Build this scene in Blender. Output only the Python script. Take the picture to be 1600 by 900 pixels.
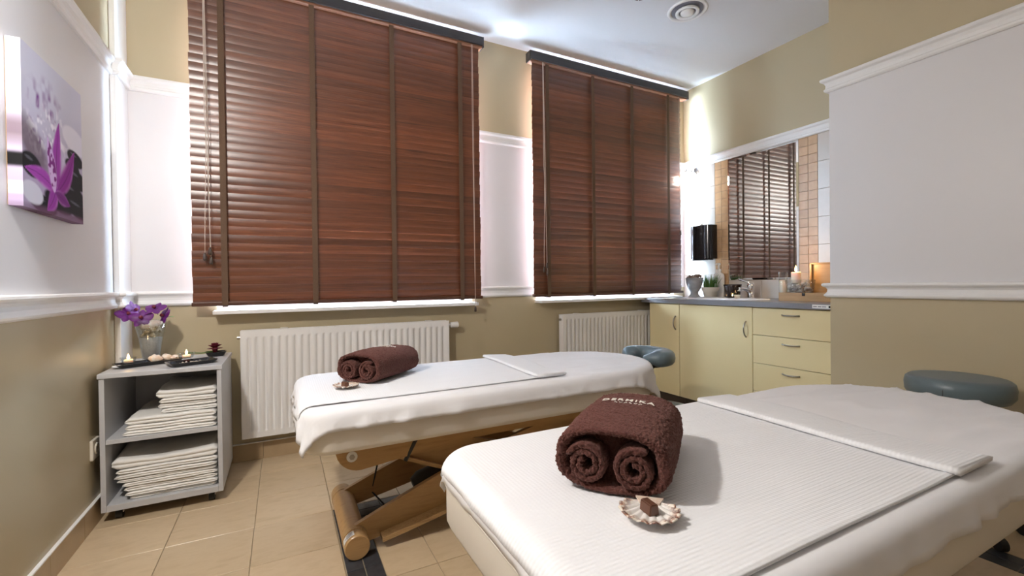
import bpy, bmesh, math, random
import numpy as np
from mathutils import Vector, Matrix, noise
random.seed(7)
R = math.radians; PI = math.pi
S = bpy.context.scene
COL = S.collection
for o in list(bpy.data.objects): bpy.data.objects.remove(o)

# ------------------------------------------------------------------ camera
cd = bpy.data.cameras.new('camera'); cam = bpy.data.objects.new('camera', cd); COL.objects.link(cam)
cd.sensor_width = 36; cd.lens = 36*696/1600; cd.clip_start = .02
yaw, pitch, roll = R(27.3), R(-.5), R(.7)
fw = Vector((math.sin(yaw)*math.cos(pitch), math.cos(yaw)*math.cos(pitch), math.sin(pitch)))
rt = Vector((math.cos(yaw), -math.sin(yaw), 0)); up = rt.cross(fw)
r2 = math.cos(roll)*rt - math.sin(roll)*up; u2 = math.sin(roll)*rt + math.cos(roll)*up
cam.matrix_world = Matrix(((r2.x, u2.x, -fw.x, 0), (r2.y, u2.y, -fw.y, 0), (r2.z, u2.z, -fw.z, 1.0), (0, 0, 0, 1)))
S.camera = cam
# ------------------------------------------------------------------ world, daylight, exposure
w = bpy.data.worlds.new('sky'); S.world = w; w.use_nodes = True
w.node_tree.nodes['Background'].inputs[0].default_value = (.75, .85, 1, 1)
w.node_tree.nodes['Background'].inputs[1].default_value = 3.0
def area(name, loc, size, power, color, rot):
    l = bpy.data.lights.new(name, 'AREA'); l.shape = 'RECTANGLE'; l.size, l.size_y = size; l.energy = power; l.color = color
    o = bpy.data.objects.new(name, l); COL.objects.link(o); o.location = loc; o.rotation_euler = rot
    return o
DAY = (.64, .80, 1.0)
area('daylight_outside_wide_window', (.44, 3.36, 1.75), (1.9, 2.0), 1350, DAY, (R(-90), 0, 0))
area('daylight_outside_narrow_window', (2.5, 3.36, 1.75), (1.7, 2.0), 1350, DAY, (R(-90), 0, 0))
S.view_settings.view_transform = 'Standard'; S.view_settings.look = 'None'
S.view_settings.exposure = 0.0; S.view_settings.gamma = 1.0; S.view_settings.use_curve_mapping = False

# ------------------------------------------------------------------ materials
MATS = {}
def mat(name, col=(.8, .8, .8), rough=.5, metal=0., **k):
    if name in MATS: return MATS[name]
    m = bpy.data.materials.new(name); m.use_nodes = True
    b = m.node_tree.nodes['Principled BSDF']
    b.inputs['Base Color'].default_value = (*col, 1); b.inputs['Roughness'].default_value = rough; b.inputs['Metallic'].default_value = metal
    for kk, v in k.items(): b.inputs[kk.replace('_', ' ')].default_value = v
    MATS[name] = m
    return m
def nd(m, t, **k):
    n = m.node_tree.nodes.new(t)
    for a, v in k.items(): setattr(n, a, v)
    return n
def ln(m, a, b): m.node_tree.links.new(a, b)
def bsdf(m): return m.node_tree.nodes['Principled BSDF']
def coords(m, kind='Object', scale=(1, 1, 1)):
    t = nd(m, 'ShaderNodeTexCoord'); mp = nd(m, 'ShaderNodeMapping'); mp.inputs['Scale'].default_value = scale
    ln(m, t.outputs[kind], mp.inputs['Vector']); return mp.outputs['Vector']
def ramp(m, fac, stops, interp='LINEAR'):
    r = nd(m, 'ShaderNodeValToRGB'); r.color_ramp.interpolation = interp
    e = r.color_ramp.elements
    while len(e) < len(stops): e.new(.5)
    for i, (p, c) in enumerate(stops): e[i].position = p; e[i].color = (*c, 1)
    ln(m, fac, r.inputs[0]); return r.outputs[0]
def noise_tex(m, vec, scale=5, detail=4, rough=.6, dist=0):
    n = nd(m, 'ShaderNodeTexNoise'); n.inputs['Scale'].default_value = scale; n.inputs['Detail'].default_value = detail
    n.inputs['Roughness'].default_value = rough; n.inputs['Distortion'].default_value = dist
    ln(m, vec, n.inputs['Vector']); return n.outputs['Fac']
def bump(m, h, strength=.2, dist=.002):
    b = nd(m, 'ShaderNodeBump'); b.inputs['Strength'].default_value = strength; b.inputs['Distance'].default_value = dist
    ln(m, h, b.inputs['Height']); ln(m, b.outputs['Normal'], bsdf(m).inputs['Normal'])
def noisy(name, stops, scale=5, rough=.5, stretch=(1, 1, 1), bmp=0, bdist=.002, detail=4, dist=0, obj_rand=0, kind='Object', **k):
    if name in MATS: return MATS[name]
    m = mat(name, stops[0][1], rough, **k)
    v = coords(m, kind, stretch)
    if obj_rand:
        oi = nd(m, 'ShaderNodeObjectInfo'); ad = nd(m, 'ShaderNodeVectorMath', operation='ADD'); ml = nd(m, 'ShaderNodeMath', operation='MULTIPLY'); ml.inputs[1].default_value = 50
        ln(m, oi.outputs['Random'], ml.inputs[0]); ln(m, v, ad.inputs[0]); ln(m, ml.outputs[0], ad.inputs[1]); v = ad.outputs[0]
    f = noise_tex(m, v, scale, detail, .6, dist)
    c = ramp(m, f, stops)
    if obj_rand:
        hs = nd(m, 'ShaderNodeHueSaturation'); mr = nd(m, 'ShaderNodeMapRange'); mr.inputs[3].default_value = 1-obj_rand; mr.inputs[4].default_value = 1+obj_rand
        ln(m, oi.outputs['Random'], mr.inputs[0]); ln(m, mr.outputs[0], hs.inputs['Value']); ln(m, c, hs.inputs['Color']); c = hs.outputs[0]
    ln(m, c, bsdf(m).inputs['Base Color'])
    if bmp: bump(m, f, bmp, bdist)
    return m
def s2l(*c): return tuple(((x/255)/12.92 if x/255 <= .04045 else ((x/255+.055)/1.055)**2.4) for x in c)

CREAM, WHITE = (.49, .41, .265), (.75, .735, .745)
def wall_paint():
    m = mat('painted wall', CREAM, .42)
    g = nd(m, 'ShaderNodeNewGeometry'); sp = nd(m, 'ShaderNodeSeparateXYZ'); ln(m, g.outputs['Position'], sp.inputs[0])
    mr = nd(m, 'ShaderNodeMapRange'); mr.inputs[2].default_value = 4.0; ln(m, sp.outputs['Z'], mr.inputs[0])
    c = ramp(m, mr.outputs[0], [(0, CREAM), (.94/4, WHITE), (2.08/4, CREAM)], 'CONSTANT')
    ln(m, c, bsdf(m).inputs['Base Color'])
    bump(m, noise_tex(m, coords(m), 160, 2), .05, .001)
    return m
M_WALL = wall_paint()
M_CREAM = noisy('cream wall paint', [(0, CREAM), (1, CREAM)], 160, .42, bmp=.05, bdist=.001, detail=2)
M_CEIL = noisy('ceiling paint', [(0, (.75, .765, .80)), (1, (.77, .785, .815))], 40, .7)
M_TRIM = noisy('trim gloss paint', [(0, (.84, .83, .82)), (1, (.88, .87, .86))], 20, .28)
M_GROUT = noisy('tile grout', [(0, (.42, .33, .22)), (1, (.36, .28, .18))], 60, .8)
M_TILE = noisy('beige stone tile', [(.25, s2l(184, 160, 126)), (.5, s2l(200, 178, 146)), (.75, s2l(191, 167, 134))], 7, .32, bmp=.05, obj_rand=.05, stretch=(1, 2.2, 1))
M_SKIRT = noisy('beige skirting tile', [(.2, s2l(172, 148, 116)), (.8, s2l(188, 164, 130))], 9, .35, obj_rand=.05)
M_DARKT = noisy('dark border tile', [(.3, (.022, .024, .03)), (.7, (.05, .054, .062))], 30, .3, obj_rand=.2)
M_SLAT = noisy('stained wooden slat', [(.28, (.055, .016, .007)), (.45, (.165, .05, .018)), (.58, (.095, .027, .011)), (.75, (.25, .08, .03))], 6, .34, stretch=(.35, 16, 16), obj_rand=.26, bmp=.12, bdist=.0006)
bsdf(M_SLAT).inputs['Coat Weight'].default_value = .8; bsdf(M_SLAT).inputs['Coat Roughness'].default_value = .3; bsdf(M_SLAT).inputs['Coat IOR'].default_value = 1.55
M_RAILW = noisy('dark blind rail wood', [(.3, (.02, .016, .015)), (.7, (.036, .028, .025))], 6, .35, stretch=(.5, 14, 14))
M_RAILB = noisy('lighter blind wood', [(.3, (.20, .085, .045)), (.7, (.28, .125, .07))], 6, .35, stretch=(.5, 14, 14))
M_RAILD = noisy('dark stained rail', [(.3, (.06, .022, .012)), (.7, (.10, .038, .02))], 6, .35, stretch=(.5, 14, 14))
M_TAPE = noisy('woven brown ladder tape', [(.3, (.095, .052, .028)), (.7, (.13, .075, .042))], 400, .8)
M_CORD = mat('pale cord', (.62, .52, .45), .7)
M_TASSEL = mat('dark tassel', (.06, .04, .03), .35)
M_RAD = mat('white radiator enamel', (.84, .82, .80), .3)
M_CAB = noisy('pale yellow laminate', [(0, s2l(226, 210, 163)), (1, s2l(232, 216, 170))], 3, .26)
M_PLINTH = mat('dark plinth', (.06, .045, .035), .5)
M_COUNTER = noisy('grey laminate', [(.3, (.19, .19, .215)), (.7, (.23, .23, .25))], 200, .3)
M_STEEL = mat('brushed nickel', (.42, .39, .35), .28, 1)
M_CHROME = mat('chrome', (.8, .8, .82), .08, 1)
M_CERAM = mat('white ceramic', (.85, .85, .87), .12)
M_MIRROR = mat('mirror silver', (.86, .87, .87), .01, 1)
M_LTILE = noisy('pale wall tile', [(.3, (.56, .51, .455)), (.7, (.62, .57, .52))], 5, .22, obj_rand=.03)
M_BTILE = noisy('tan wall tile', [(.3, s2l(186, 150, 112)), (.7, s2l(206, 170, 130))], 12, .3, obj_rand=.07)
M_BLACKP = mat('black gloss plastic', (.01, .01, .012), .12)
M_GREYB = noisy('grey melamine', [(0, (.50, .50, .52)), (1, (.54, .54, .55))], 60, .4)
M_BEECH = noisy('beech plywood', [(.25, (.40, .235, .095)), (.5, (.47, .285, .12)), (.75, (.36, .205, .08))], 5, .35, stretch=(1.2, 9, 9))
M_PLYEDGE = noisy('plywood edge', [(.3, (.30, .16, .06)), (.5, (.52, .34, .16)), (.7, (.30, .16, .06))], 4, .5, stretch=(.3, 60, 60))
M_CREAMV = noisy('cream vinyl', [(0, (.76, .71, .63)), (1, (.80, .75, .67))], 300, .38, bmp=.06, bdist=.0005)
M_SHEET = noisy('thin white sheet', [(.2, (.83, .82, .84)), (.8, (.88, .87, .885))], 6, .75, bmp=.15, bdist=.004)
M_LINEN = noisy('folded linen', [(.2, (.80, .78, .74)), (.8, (.87, .85, .82))], 14, .8, bmp=.2, bdist=.003, obj_rand=.04)
M_GREYV = noisy('blue grey vinyl', [(0, (.105, .145, .165)), (1, (.12, .16, .18))], 250, .35, bmp=.05, bdist=.0005)
M_GLASS = None
def glassy(name, tint=(.95, .97, .98), amt=.84, rough=.03):
    m = mat(name, tint, rough); b = bsdf(m)
    out = m.node_tree.nodes['Material Output']
    tr = nd(m, 'ShaderNodeBsdfTransparent'); tr.inputs[0].default_value = (*tint, 1)
    gl = nd(m, 'ShaderNodeBsdfGlossy'); gl.inputs['Roughness'].default_value = rough
    lw = nd(m, 'ShaderNodeLayerWeight'); lw.inputs[0].default_value = .3
    pw = nd(m, 'ShaderNodeMath', operation='POWER'); pw.inputs[1].default_value = 2.5; ln(m, lw.outputs['Facing'], pw.inputs[0])
    ma = nd(m, 'ShaderNodeMath', operation='MULTIPLY_ADD'); ma.inputs[1].default_value = .7; ma.inputs[2].default_value = 1-amt-.1; ln(m, pw.outputs[0], ma.inputs[0])
    mx = nd(m, 'ShaderNodeMixShader'); ln(m, ma.outputs[0], mx.inputs[0]); ln(m, tr.outputs[0], mx.inputs[1]); ln(m, gl.outputs[0], mx.inputs[2])
    ln(m, mx.outputs[0], out.inputs[0]); return m
M_GLASS = glassy('clear glass'); M_PANE = glassy('window pane', amt=.85)
def frosted():
    m = mat('frosted lamp glass', (.9, .88, .85), .4); b = bsdf(m); out = m.node_tree.nodes['Material Output']
    tr = nd(m, 'ShaderNodeBsdfTransparent'); mx = nd(m, 'ShaderNodeMixShader'); mx.inputs[0].default_value = .35
    b.inputs['Emission Color'].default_value = (1, .85, .66, 1); b.inputs['Emission Strength'].default_value = 1.5
    ln(m, tr.outputs[0], mx.inputs[1]); ln(m, b.outputs[0], mx.inputs[2]); ln(m, mx.outputs[0], out.inputs[0]); return m
M_FROST = frosted()
def waffle():
    m = mat('white waffle cotton', (.86, .86, .88), .8)
    v = coords(m)
    sp = nd(m, 'ShaderNodeSeparateXYZ'); ln(m, v, sp.inputs[0])
    hs = []
    for ax, f, amp in (('Y', 2*PI/.0085, 1.), ('X', 2*PI/.0085, .45)):
        a = nd(m, 'ShaderNodeMath', operation='MULTIPLY'); a.inputs[1].default_value = f; ln(m, sp.outputs[ax], a.inputs[0])
        s = nd(m, 'ShaderNodeMath', operation='SINE'); ln(m, a.outputs[0], s.inputs[0])
        k = nd(m, 'ShaderNodeMath', operation='MULTIPLY'); k.inputs[1].default_value = amp; ln(m, s.outputs[0], k.inputs[0]); hs.append(k.outputs[0])
    ad = nd(m, 'ShaderNodeMath', operation='ADD'); ln(m, hs[0], ad.inputs[0]); ln(m, hs[1], ad.inputs[1])
    bump(m, ad.outputs[0], .35, .0009); return m
M_WAFFLE = waffle()
def terry():
    m = mat('brown terry cloth', (.06, .02, .015), .95)
    v = coords(m); f = noise_tex(m, v, 330, 3, .7); g = noise_tex(m, v, 30, 3)
    ml = nd(m, 'ShaderNodeMath', operation='ADD'); ln(m, f, ml.inputs[0]); ln(m, g, ml.inputs[1])
    c = ramp(m, f, [(.3, (.046, .011, .007)), (.7, (.115, .032, .022))]); ln(m, c, bsdf(m).inputs['Base Color'])
    bsdf(m).inputs['Sheen Weight'].default_value = .3; bsdf(m).inputs['Sheen Roughness'].default_value = .45
    bsdf(m).inputs['Sheen Tint'].default_value = (.75, .42, .36, 1)
    bump(m, ml.outputs[0], .8, .004); return m
M_TERRY = terry()
M_THREAD = mat('ivory embroidery thread', (.86, .82, .74), .6)
M_FLAME = mat('candle flame', (1, .7, .3), .5); bsdf(M_FLAME).inputs['Emission Color'].default_value = (1, .62, .25, 1); bsdf(M_FLAME).inputs['Emission Strength'].default_value = 14
M_WAX = mat('ivory wax', (.85, .76, .62), .45, Subsurface_Weight=.25)
M_ORCHID = noisy('purple orchid petal', [(.3, (.07, .003, .10)), (.7, (.20, .012, .25))], 40, .5)
M_ROSE = noisy('dark red dried petal', [(.3, (.10, .006, .02)), (.7, (.2, .015, .04))], 60, .7)
M_GRAVEL = noisy('mixed pebbles', [(.3, (.30, .26, .23)), (.5, (.6, .55, .5)), (.7, (.12, .09, .08))], 60, .5)
M_SAND = noisy('grey sand', [(.3, (.26, .25, .23)), (.7, (.4, .38, .35))], 300, .8, bmp=.5)
M_SHELLW = noisy('pale seashell', [(.35, (.82, .77, .70)), (.6, (.70, .52, .40)), (.75, (.86, .82, .77))], 45, .4)
M_STONE = noisy('shell and pebble fill', [(.3, (.60, .54, .38)), (.5, (.34, .25, .12)), (.7, (.72, .68, .58))], 30, .4)
M_GRASS = noisy('green blades', [(.3, (.03, .10, .012)), (.7, (.10, .25, .04))], 30, .55)
M_POT = mat('cream ceramic pot', (.76, .70, .60), .4)
M_SILVER = noisy('grey glazed goblet', [(.3, (.24, .25, .27)), (.7, (.36, .37, .39))], 14, .22)
M_PLASTIC = mat('white plastic', (.85, .85, .84), .25)
M_BOXW = noisy('honey wooden box', [(.3, (.36, .2, .07)), (.7, (.46, .27, .11))], 5, .4, stretch=(8, 1, 8))
M_RUBBER = mat('dark rubber', (.02, .02, .02), .6)
M_CHOC = noisy('milk chocolate', [(0, (.10, .042, .025)), (1, (.13, .055, .032))], 20, .32)
M_INK = mat('grey print', (.2, .2, .24), .6)

# ------------------------------------------------------------------ mesh helpers
def box(bm, c0, c1, bev=0, seg=2):
    v = [bm.verts.new((c0[0] if i & 1 == 0 else c1[0], c0[1] if i & 2 == 0 else c1[1], c0[2] if i & 4 == 0 else c1[2])) for i in range(8)]
    fs = [bm.faces.new([v[i] for i in f]) for f in ((0, 2, 3, 1), (4, 5, 7, 6), (0, 1, 5, 4), (2, 6, 7, 3), (0, 4, 6, 2), (1, 3, 7, 5))]
    if bev:
        es = list({e for f in fs for e in f.edges})
        bmesh.ops.bevel(bm, geom=es, offset=bev, segments=seg, profile=.5, affect='EDGES')
    return bm
def bx(c0, c1, bev=0, seg=2): return box(bmesh.new(), c0, c1, bev, seg)
def tube(bm, pts, r, n=10, cap=True):
    pts = [Vector(p) for p in pts]; rs = r if isinstance(r, (list, tuple)) else [r]*len(pts)
    prev = None; rings = []
    for i, p in enumerate(pts):
        t = (pts[min(i+1, len(pts)-1)] - pts[max(i-1, 0)]).normalized()
        a = (prev - t*prev.dot(t)) if prev else (Vector((0, 0, 1)).cross(t) if abs(t.z) < .9 else Vector((1, 0, 0)).cross(t))
        a.normalize(); prev = a; b = t.cross(a)
        rings.append([bm.verts.new(p + (a*math.cos(2*PI*k/n) + b*math.sin(2*PI*k/n))*rs[i]) for k in range(n)])
    for i in range(len(rings)-1):
        for k in range(n): bm.faces.new((rings[i][k], rings[i][(k+1) % n], rings[i+1][(k+1) % n], rings[i+1][k]))
    if cap: bm.faces.new(rings[0][::-1]); bm.faces.new(rings[-1])
    return bm
def tb(pts, r, n=10): return tube(bmesh.new(), pts, r, n)
def lathe(bm, prof, n=24, c=(0, 0, 0), sx=1, sy=1, close=False):
    rings = []
    for r, z in prof:
        rings.append([bm.verts.new((c[0]+max(r, 1e-5)*sx*math.cos(2*PI*k/n), c[1]+max(r, 1e-5)*sy*math.sin(2*PI*k/n), c[2]+z)) for k in range(n)])
    pairs = list(zip(rings, rings[1:])) + ([(rings[-1], rings[0])] if close else [])
    for a, b in pairs:
        for k in range(n): bm.faces.new((a[k], a[(k+1) % n], b[(k+1) % n], b[k]))
    return bm
def lt(prof, n=24, **k): return lathe(bmesh.new(), prof, n, **k)
def prism(bm, poly, axis, a, b):
    # poly: 2-D points; extruded along axis ('x','y','z') from a to b
    def P(p, t):
        return {'x': (t, p[0], p[1]), 'y': (p[0], t, p[1]), 'z': (p[0], p[1], t)}[axis]
    A = [bm.verts.new(P(p, a)) for p in poly]; B = [bm.verts.new(P(p, b)) for p in poly]; n = len(poly)
    bm.faces.new(A); bm.faces.new(B[::-1])
    for i in range(n): bm.faces.new((A[i], B[i], B[(i+1) % n], A[(i+1) % n]))
    return bm
def grid(bm, P):                                                        # P: rows of points
    V = [[bm.verts.new(p) for p in row] for row in P]
    for i in range(len(V)-1):
        for j in range(len(V[0])-1): bm.faces.new((V[i][j], V[i][j+1], V[i+1][j+1], V[i+1][j]))
    return V
def obj(name, bm, m, parent=None, smooth=False, loc=None, rot=None, **p):
    if isinstance(bm, bmesh.types.BMesh):
        bmesh.ops.recalc_face_normals(bm, faces=bm.faces[:])
        me = bpy.data.meshes.new(name); bm.to_mesh(me); bm.free(); me.materials.append(m)
        for f in me.polygons: f.use_smooth = bool(smooth)
        if smooth == 'auto': me.set_sharp_from_angle(angle=R(35))
    else: me = bm
    o = bpy.data.objects.new(name, me); COL.objects.link(o)
    if parent: o.parent = parent
    if loc: o.location = loc
    if rot: o.rotation_euler = rot
    for k, v in p.items(): o[{'cat': 'category'}.get(k, k)] = v
    return o
def thing(name, loc, label, cat, group=None, rz=0):
    o = bpy.data.objects.new(name, None); COL.objects.link(o); o.location = loc; o.rotation_euler = (0, 0, rz); o.empty_display_size = .05
    o['label'] = label; o['category'] = cat
    if group: o['group'] = group
    return o
def struct(name, bm, m, label, parent=None, smooth=False, cat=None):
    o = obj(name, bm, m, parent, smooth); o['kind'] = 'structure'; o['label'] = label; o['category'] = cat or name.split('_')[0]
    return o
def solidify(o, t, off=0):
    md = o.modifiers.new('thickness', 'SOLIDIFY'); md.thickness = t; md.offset = off

# ------------------------------------------------------------------ room shell
XL, XM, XR, YW, YC, YB, ZC = -.725, 3.38, 2.70, 2.985, 1.385, -2.0, 2.78
WT = .24
floor = struct('floor', bx((XL-.1, YB-.1, -.1), (XM+.1, YW+WT, -.004)), M_GROUT, 'beige tiled floor with a dark border strip')
struct('ceiling', bx((XL-.1, YB-.1, ZC), (XM+.1, YW+WT, ZC+.12)), M_CEIL, 'plain white painted ceiling')
struct('wall_left', bx((XL-.1, YB-.1, 0), (XL, YW+WT, ZC)), M_WALL, 'left wall with white band between two mouldings and a canvas picture', cat='wall')
struct('wall_back', bx((XL, YB-.1, 0), (XM+.1, YB, ZC)), M_WALL, 'wall opposite the windows', cat='wall')
W1 = (-.325, 1.215, .875, 2.62); W2 = (1.75, 3.225, .875, 2.62)
bm = bmesh.new()
for x0, x1, z0, z1 in ((XL, XM+.1, 0, .86), (XL, XM+.1, 2.62, ZC), (XL, W1[0], .86, 2.62), (W1[1], W2[0], .86, 2.62), (W2[1], XM+.1, .86, 2.62)):
    box(bm, (x0, YW, z0), (x1, YW+WT, z1))
struct('wall_window', bm, M_WALL, 'window wall with two openings behind wooden blinds', cat='wall')
struct('wall_mirror', bx((XM, YC-.2, 0), (XM+.1, YW+WT, ZC)), M_CREAM, 'wall of the washing niche with mirror and tiles', cat='wall')
struct('wall_right', bx((XR, YB, 0), (XM+.1, YC, ZC)), M_WALL, 'projecting right wall with wide white band between mouldings', cat='wall')
# windows
for i, (x0, x1, z0, z1) in enumerate((W1, W2)):
    y = YW+WT-.07
    wn = struct('window_%d' % (i+1), bx((x0, y, z0), (x0+.06, y+.06, z1)), M_TRIM, ('wide', 'narrow')[i]+' white window hidden behind its closed wooden blind', cat='window')
    for c0, c1 in (((x1-.06, y, z0), (x1, y+.06, z1)), ((x0+.06, y, z0), (x1-.06, y+.06, z0+.06)), ((x0+.06, y, z1-.06), (x1-.06, y+.06, z1)), (((x0+x1)/2-.04, y, z0+.06), ((x0+x1)/2+.04, y+.06, z1-.06))):
        obj('window_frame', bx(c0, c1), M_TRIM, wn)
    for a, b in ((x0+.06, (x0+x1)/2-.04), ((x0+x1)/2+.04, x1-.06)):
        obj('pane', bx((a, y+.025, z0+.06), (b, y+.031, z1-.06)), M_PANE, wn)
    obj('window_sill', bx((x0-.012, 2.885, z0-.022), (x1+.012, y, z0), .004), M_TRIM, wn)

# floor tiles: one mesh per size, shared
def tile_mesh(wd, dp, m, cache={}):
    k = (round(wd, 4), round(dp, 4), m.name)
    if k not in cache:
        g = .0015; b = bmesh.new(); z0, z1, e = -.01, 0, .0012
        A = [(g, g), (wd-g, g), (wd-g, dp-g), (g, dp-g)]; B = [(g+e, g+e), (wd-g-e, g+e), (wd-g-e, dp-g-e), (g+e, dp-g-e)]
        va = [b.verts.new((*p, z0)) for p in A]; vc = [b.verts.new((*p, z1-e)) for p in A]; vb = [b.verts.new((*p, z1)) for p in B]
        b.faces.new(vb)
        for i in range(4):
            j = (i+1) % 4; b.faces.new((va[i], va[j], vc[j], vc[i])); b.faces.new((vc[i], vc[j], vb[j], vb[i]))
        me = bpy.data.meshes.new('floor_tile'); b.to_mesh(me); b.free(); me.materials.append(m); cache[k] = me
    return cache[k]
def lay(xs, ys, m):
    for a, b in zip(xs, xs[1:]):
        for c, d in zip(ys, ys[1:]):
            if b-a > .012 and d-c > .012: obj('tile', tile_mesh(b-a, d-c, m), m, floor, loc=(a, c, 0))
def cuts(a, b, s0, st):
    k0 = math.ceil((a-s0)/st-1e-6); r = [a]; k = k0
    while s0+k*st < b-1e-6:
        if s0+k*st > a+1e-6: r.append(s0+k*st)
        k += 1
    return r+[b]
SX0, SX1, SX2, SX3, SY0, SY1 = .186, .307, 2.21, 2.33, 2.018, 2.138
YS = 2.138; TS = .2965
lay(cuts(XL, SX0, .184, .301), cuts(YB, YW, YS, TS), M_TILE)
lay(cuts(SX0, XM, .184, .301), cuts(SY1, YW, YS, TS), M_TILE)
lay(cuts(SX1, SX2, .484, .301), cuts(YB+.3, SY0, YS, TS), M_TILE)
lay(cuts(SX3, XM, SX3, .301), cuts(YB, SY1, YS, TS), M_TILE)
lay([SX0, (SX0+SX1)/2, SX1], cuts(YB+.3, SY0, SY1, TS/3), M_DARKT)
lay([SX2, (SX2+SX3)/2, SX3], cuts(YB+.3, SY0, SY1, TS/3), M_DARKT)
lay(cuts(SX0, SX3, SX0, TS/3), [SY0, (SY0+SY1)/2, SY1], M_DARKT)

# skirting tiles
def skirting(name, p0, p1, nrm, label):
    L = (Vector(p1)-Vector(p0)).length; d = (Vector(p1)-Vector(p0))/L; n = Vector(nrm)
    def seg(a, b, h0, h1, t):
        q0 = Vector(p0)+d*a; q1 = Vector(p0)+d*b+n*t
        return bx((min(q0.x, q1.x), min(q0.y, q1.y), h0), (max(q0.x, q1.x), max(q0.y, q1.y), h1), .0008, 1)
    base = struct(name, seg(0, L, .097, .103, .013), M_TRIM, label, cat='baseboard')
    a = 0
    while a < L-.01:
        b = min(L, a+.297); obj('skirting_tile', seg(a+.001, b-.001, 0, .0965, .011), M_SKIRT, base); a = b
skirting('baseboard_left', (XL, -1.5, 0), (XL, YW, 0), (1, 0, 0), 'beige tile skirting along the left wall')
skirting('baseboard_window', (XL+.02, YW, 0), (XM, YW, 0), (0, -1, 0), 'beige tile skirting under the windows')
skirting('baseboard_right', (XR, -1.5, 0), (XR, YC, 0), (-1, 0, 0), 'beige tile skirting along the projecting right wall')

# mouldings
CHAIR = [(0, .905), (.012, .905), (.021, .912), (.023, .919), (.017, .926), (.011, .936), (.010, .950), (.015, .960), (.027, .966), (.031, .973), (.029, .981), (.022, .985), (0, .985)]
UPPER = [(0, 2.035), (.011, 2.035), (.018, 2.042), (.019, 2.050), (.013, 2.057), (.012, 2.072), (.018, 2.086), (.030, 2.094), (.033, 2.101), (.031, 2.109), (.024, 2.112), (0, 2.112)]
def moulding(name, path, prof, label):
    P = [Vector((*p, 0)) for p in path]; N = []
    ns = [Vector(((b-a).y, -(b-a).x, 0)).normalized() for a, b in zip(P, P[1:])]
    rows = []
    for i, p in enumerate(P):
        if i == 0: n = ns[0]
        elif i == len(P)-1: n = ns[-1]
        else: n = (ns[i-1]+ns[i])/(1+ns[i-1].dot(ns[i]))
        rows.append([(p.x+n.x*o, p.y+n.y*o, z) for o, z in prof])
    bm = bmesh.new(); V = grid(bm, rows); bm.faces.new(V[0][::-1]); bm.faces.new(V[-1])
    struct(name, bm, M_TRIM, label, smooth=False, cat='trim')
CX, CY = -.700, 2.80
moulding('trim_1', [(XL, -1.9), (XL, CY), (CX, CY), (CX, YW), (-.36, YW)], CHAIR, 'white chair rail along left wall into the window corner')
moulding('trim_2', [(XL, -1.9), (XL, CY), (CX, CY), (CX, YW), (-.36, YW)], UPPER, 'white upper moulding along left wall into the window corner')
moulding('trim_3', [(1.235, YW), (1.76, YW)], CHAIR, 'short white chair rail between the two windows')
moulding('trim_4', [(1.235, YW), (1.76, YW)], UPPER, 'short white upper moulding between the two windows')
moulding('trim_5', [(3.235, YW), (XM, YW), (XM, YC), (XR, YC), (XR, -1.9)], UPPER, 'white upper moulding over the mirror and along right wall')
moulding('trim_6', [(2.86, YC), (XR, YC), (XR, -1.9)], CHAIR, 'white chair rail along the projecting right wall')
struct('trim_7', bx((XL, CY, 0), (CX, YW, ZC), .004), M_TRIM, 'white pipe casing in the corner behind the trolley', cat='trim')

# niche wall tiles on the mirror wall
til = struct('trim_8', bx((XM-.004, YC, .85), (XM, YW, 2.036)), M_GROUT, 'tiled splashback around the mirror above the counter', cat='trim')
MY0, MY1 = 1.935, 2.515
def wall_tiles(y0, y1, ny, z0, z1, nz, m):
    for i in range(ny):
        for k in range(nz):
            a = y0+(y1-y0)*i/ny; b = y0+(y1-y0)*(i+1)/ny; c = z0+(z1-z0)*k/nz; d = z0+(z1-z0)*(k+1)/nz
            obj('tile', bx((XM-.011, a+.001, c+.001), (XM-.003, b-.001, d-.001), .0008, 1), m, til)
wall_tiles(2.515, 2.645, 2, .865, 2.033, 18, M_BTILE); wall_tiles(1.805, 1.935, 2, .865, 2.033, 18, M_BTILE)
wall_tiles(2.645, YW, 1, .865, 2.033, 6, M_LTILE); wall_tiles(YC, 1.805, 2, .865, 2.033, 6, M_LTILE); wall_tiles(MY0, MY1, 2, .865, 1.01, 1, M_LTILE)
mr = thing('wall_mirror_glass', (XM-.012, (MY0+MY1)/2, 1.01), 'tall frameless mirror with bevelled edge above the sink reflecting the blind', 'mirror')
hw = (MY1-MY0)/2; hh = 2.033-1.012
bm = bmesh.new()
o4 = [(-hw, .002), (hw, .002), (hw, hh), (-hw, hh)]; i4 = [(-hw+.014, .016), (hw-.014, .016), (hw-.014, hh-.014), (-hw+.014, hh-.014)]
A = [bm.verts.new((-.001, *p)) for p in o4]; B = [bm.verts.new((-.005, *p)) for p in i4]
bm.faces.new(B)
for i in range(4): bm.faces.new((A[i], A[(i+1) % 4], B[(i+1) % 4], B[i]))
obj('mirror_face', bm, M_MIRROR, mr)
obj('backing', bx((-.001, -hw, .002), (.001, hw, hh)), M_BLACKP, mr)

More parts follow.
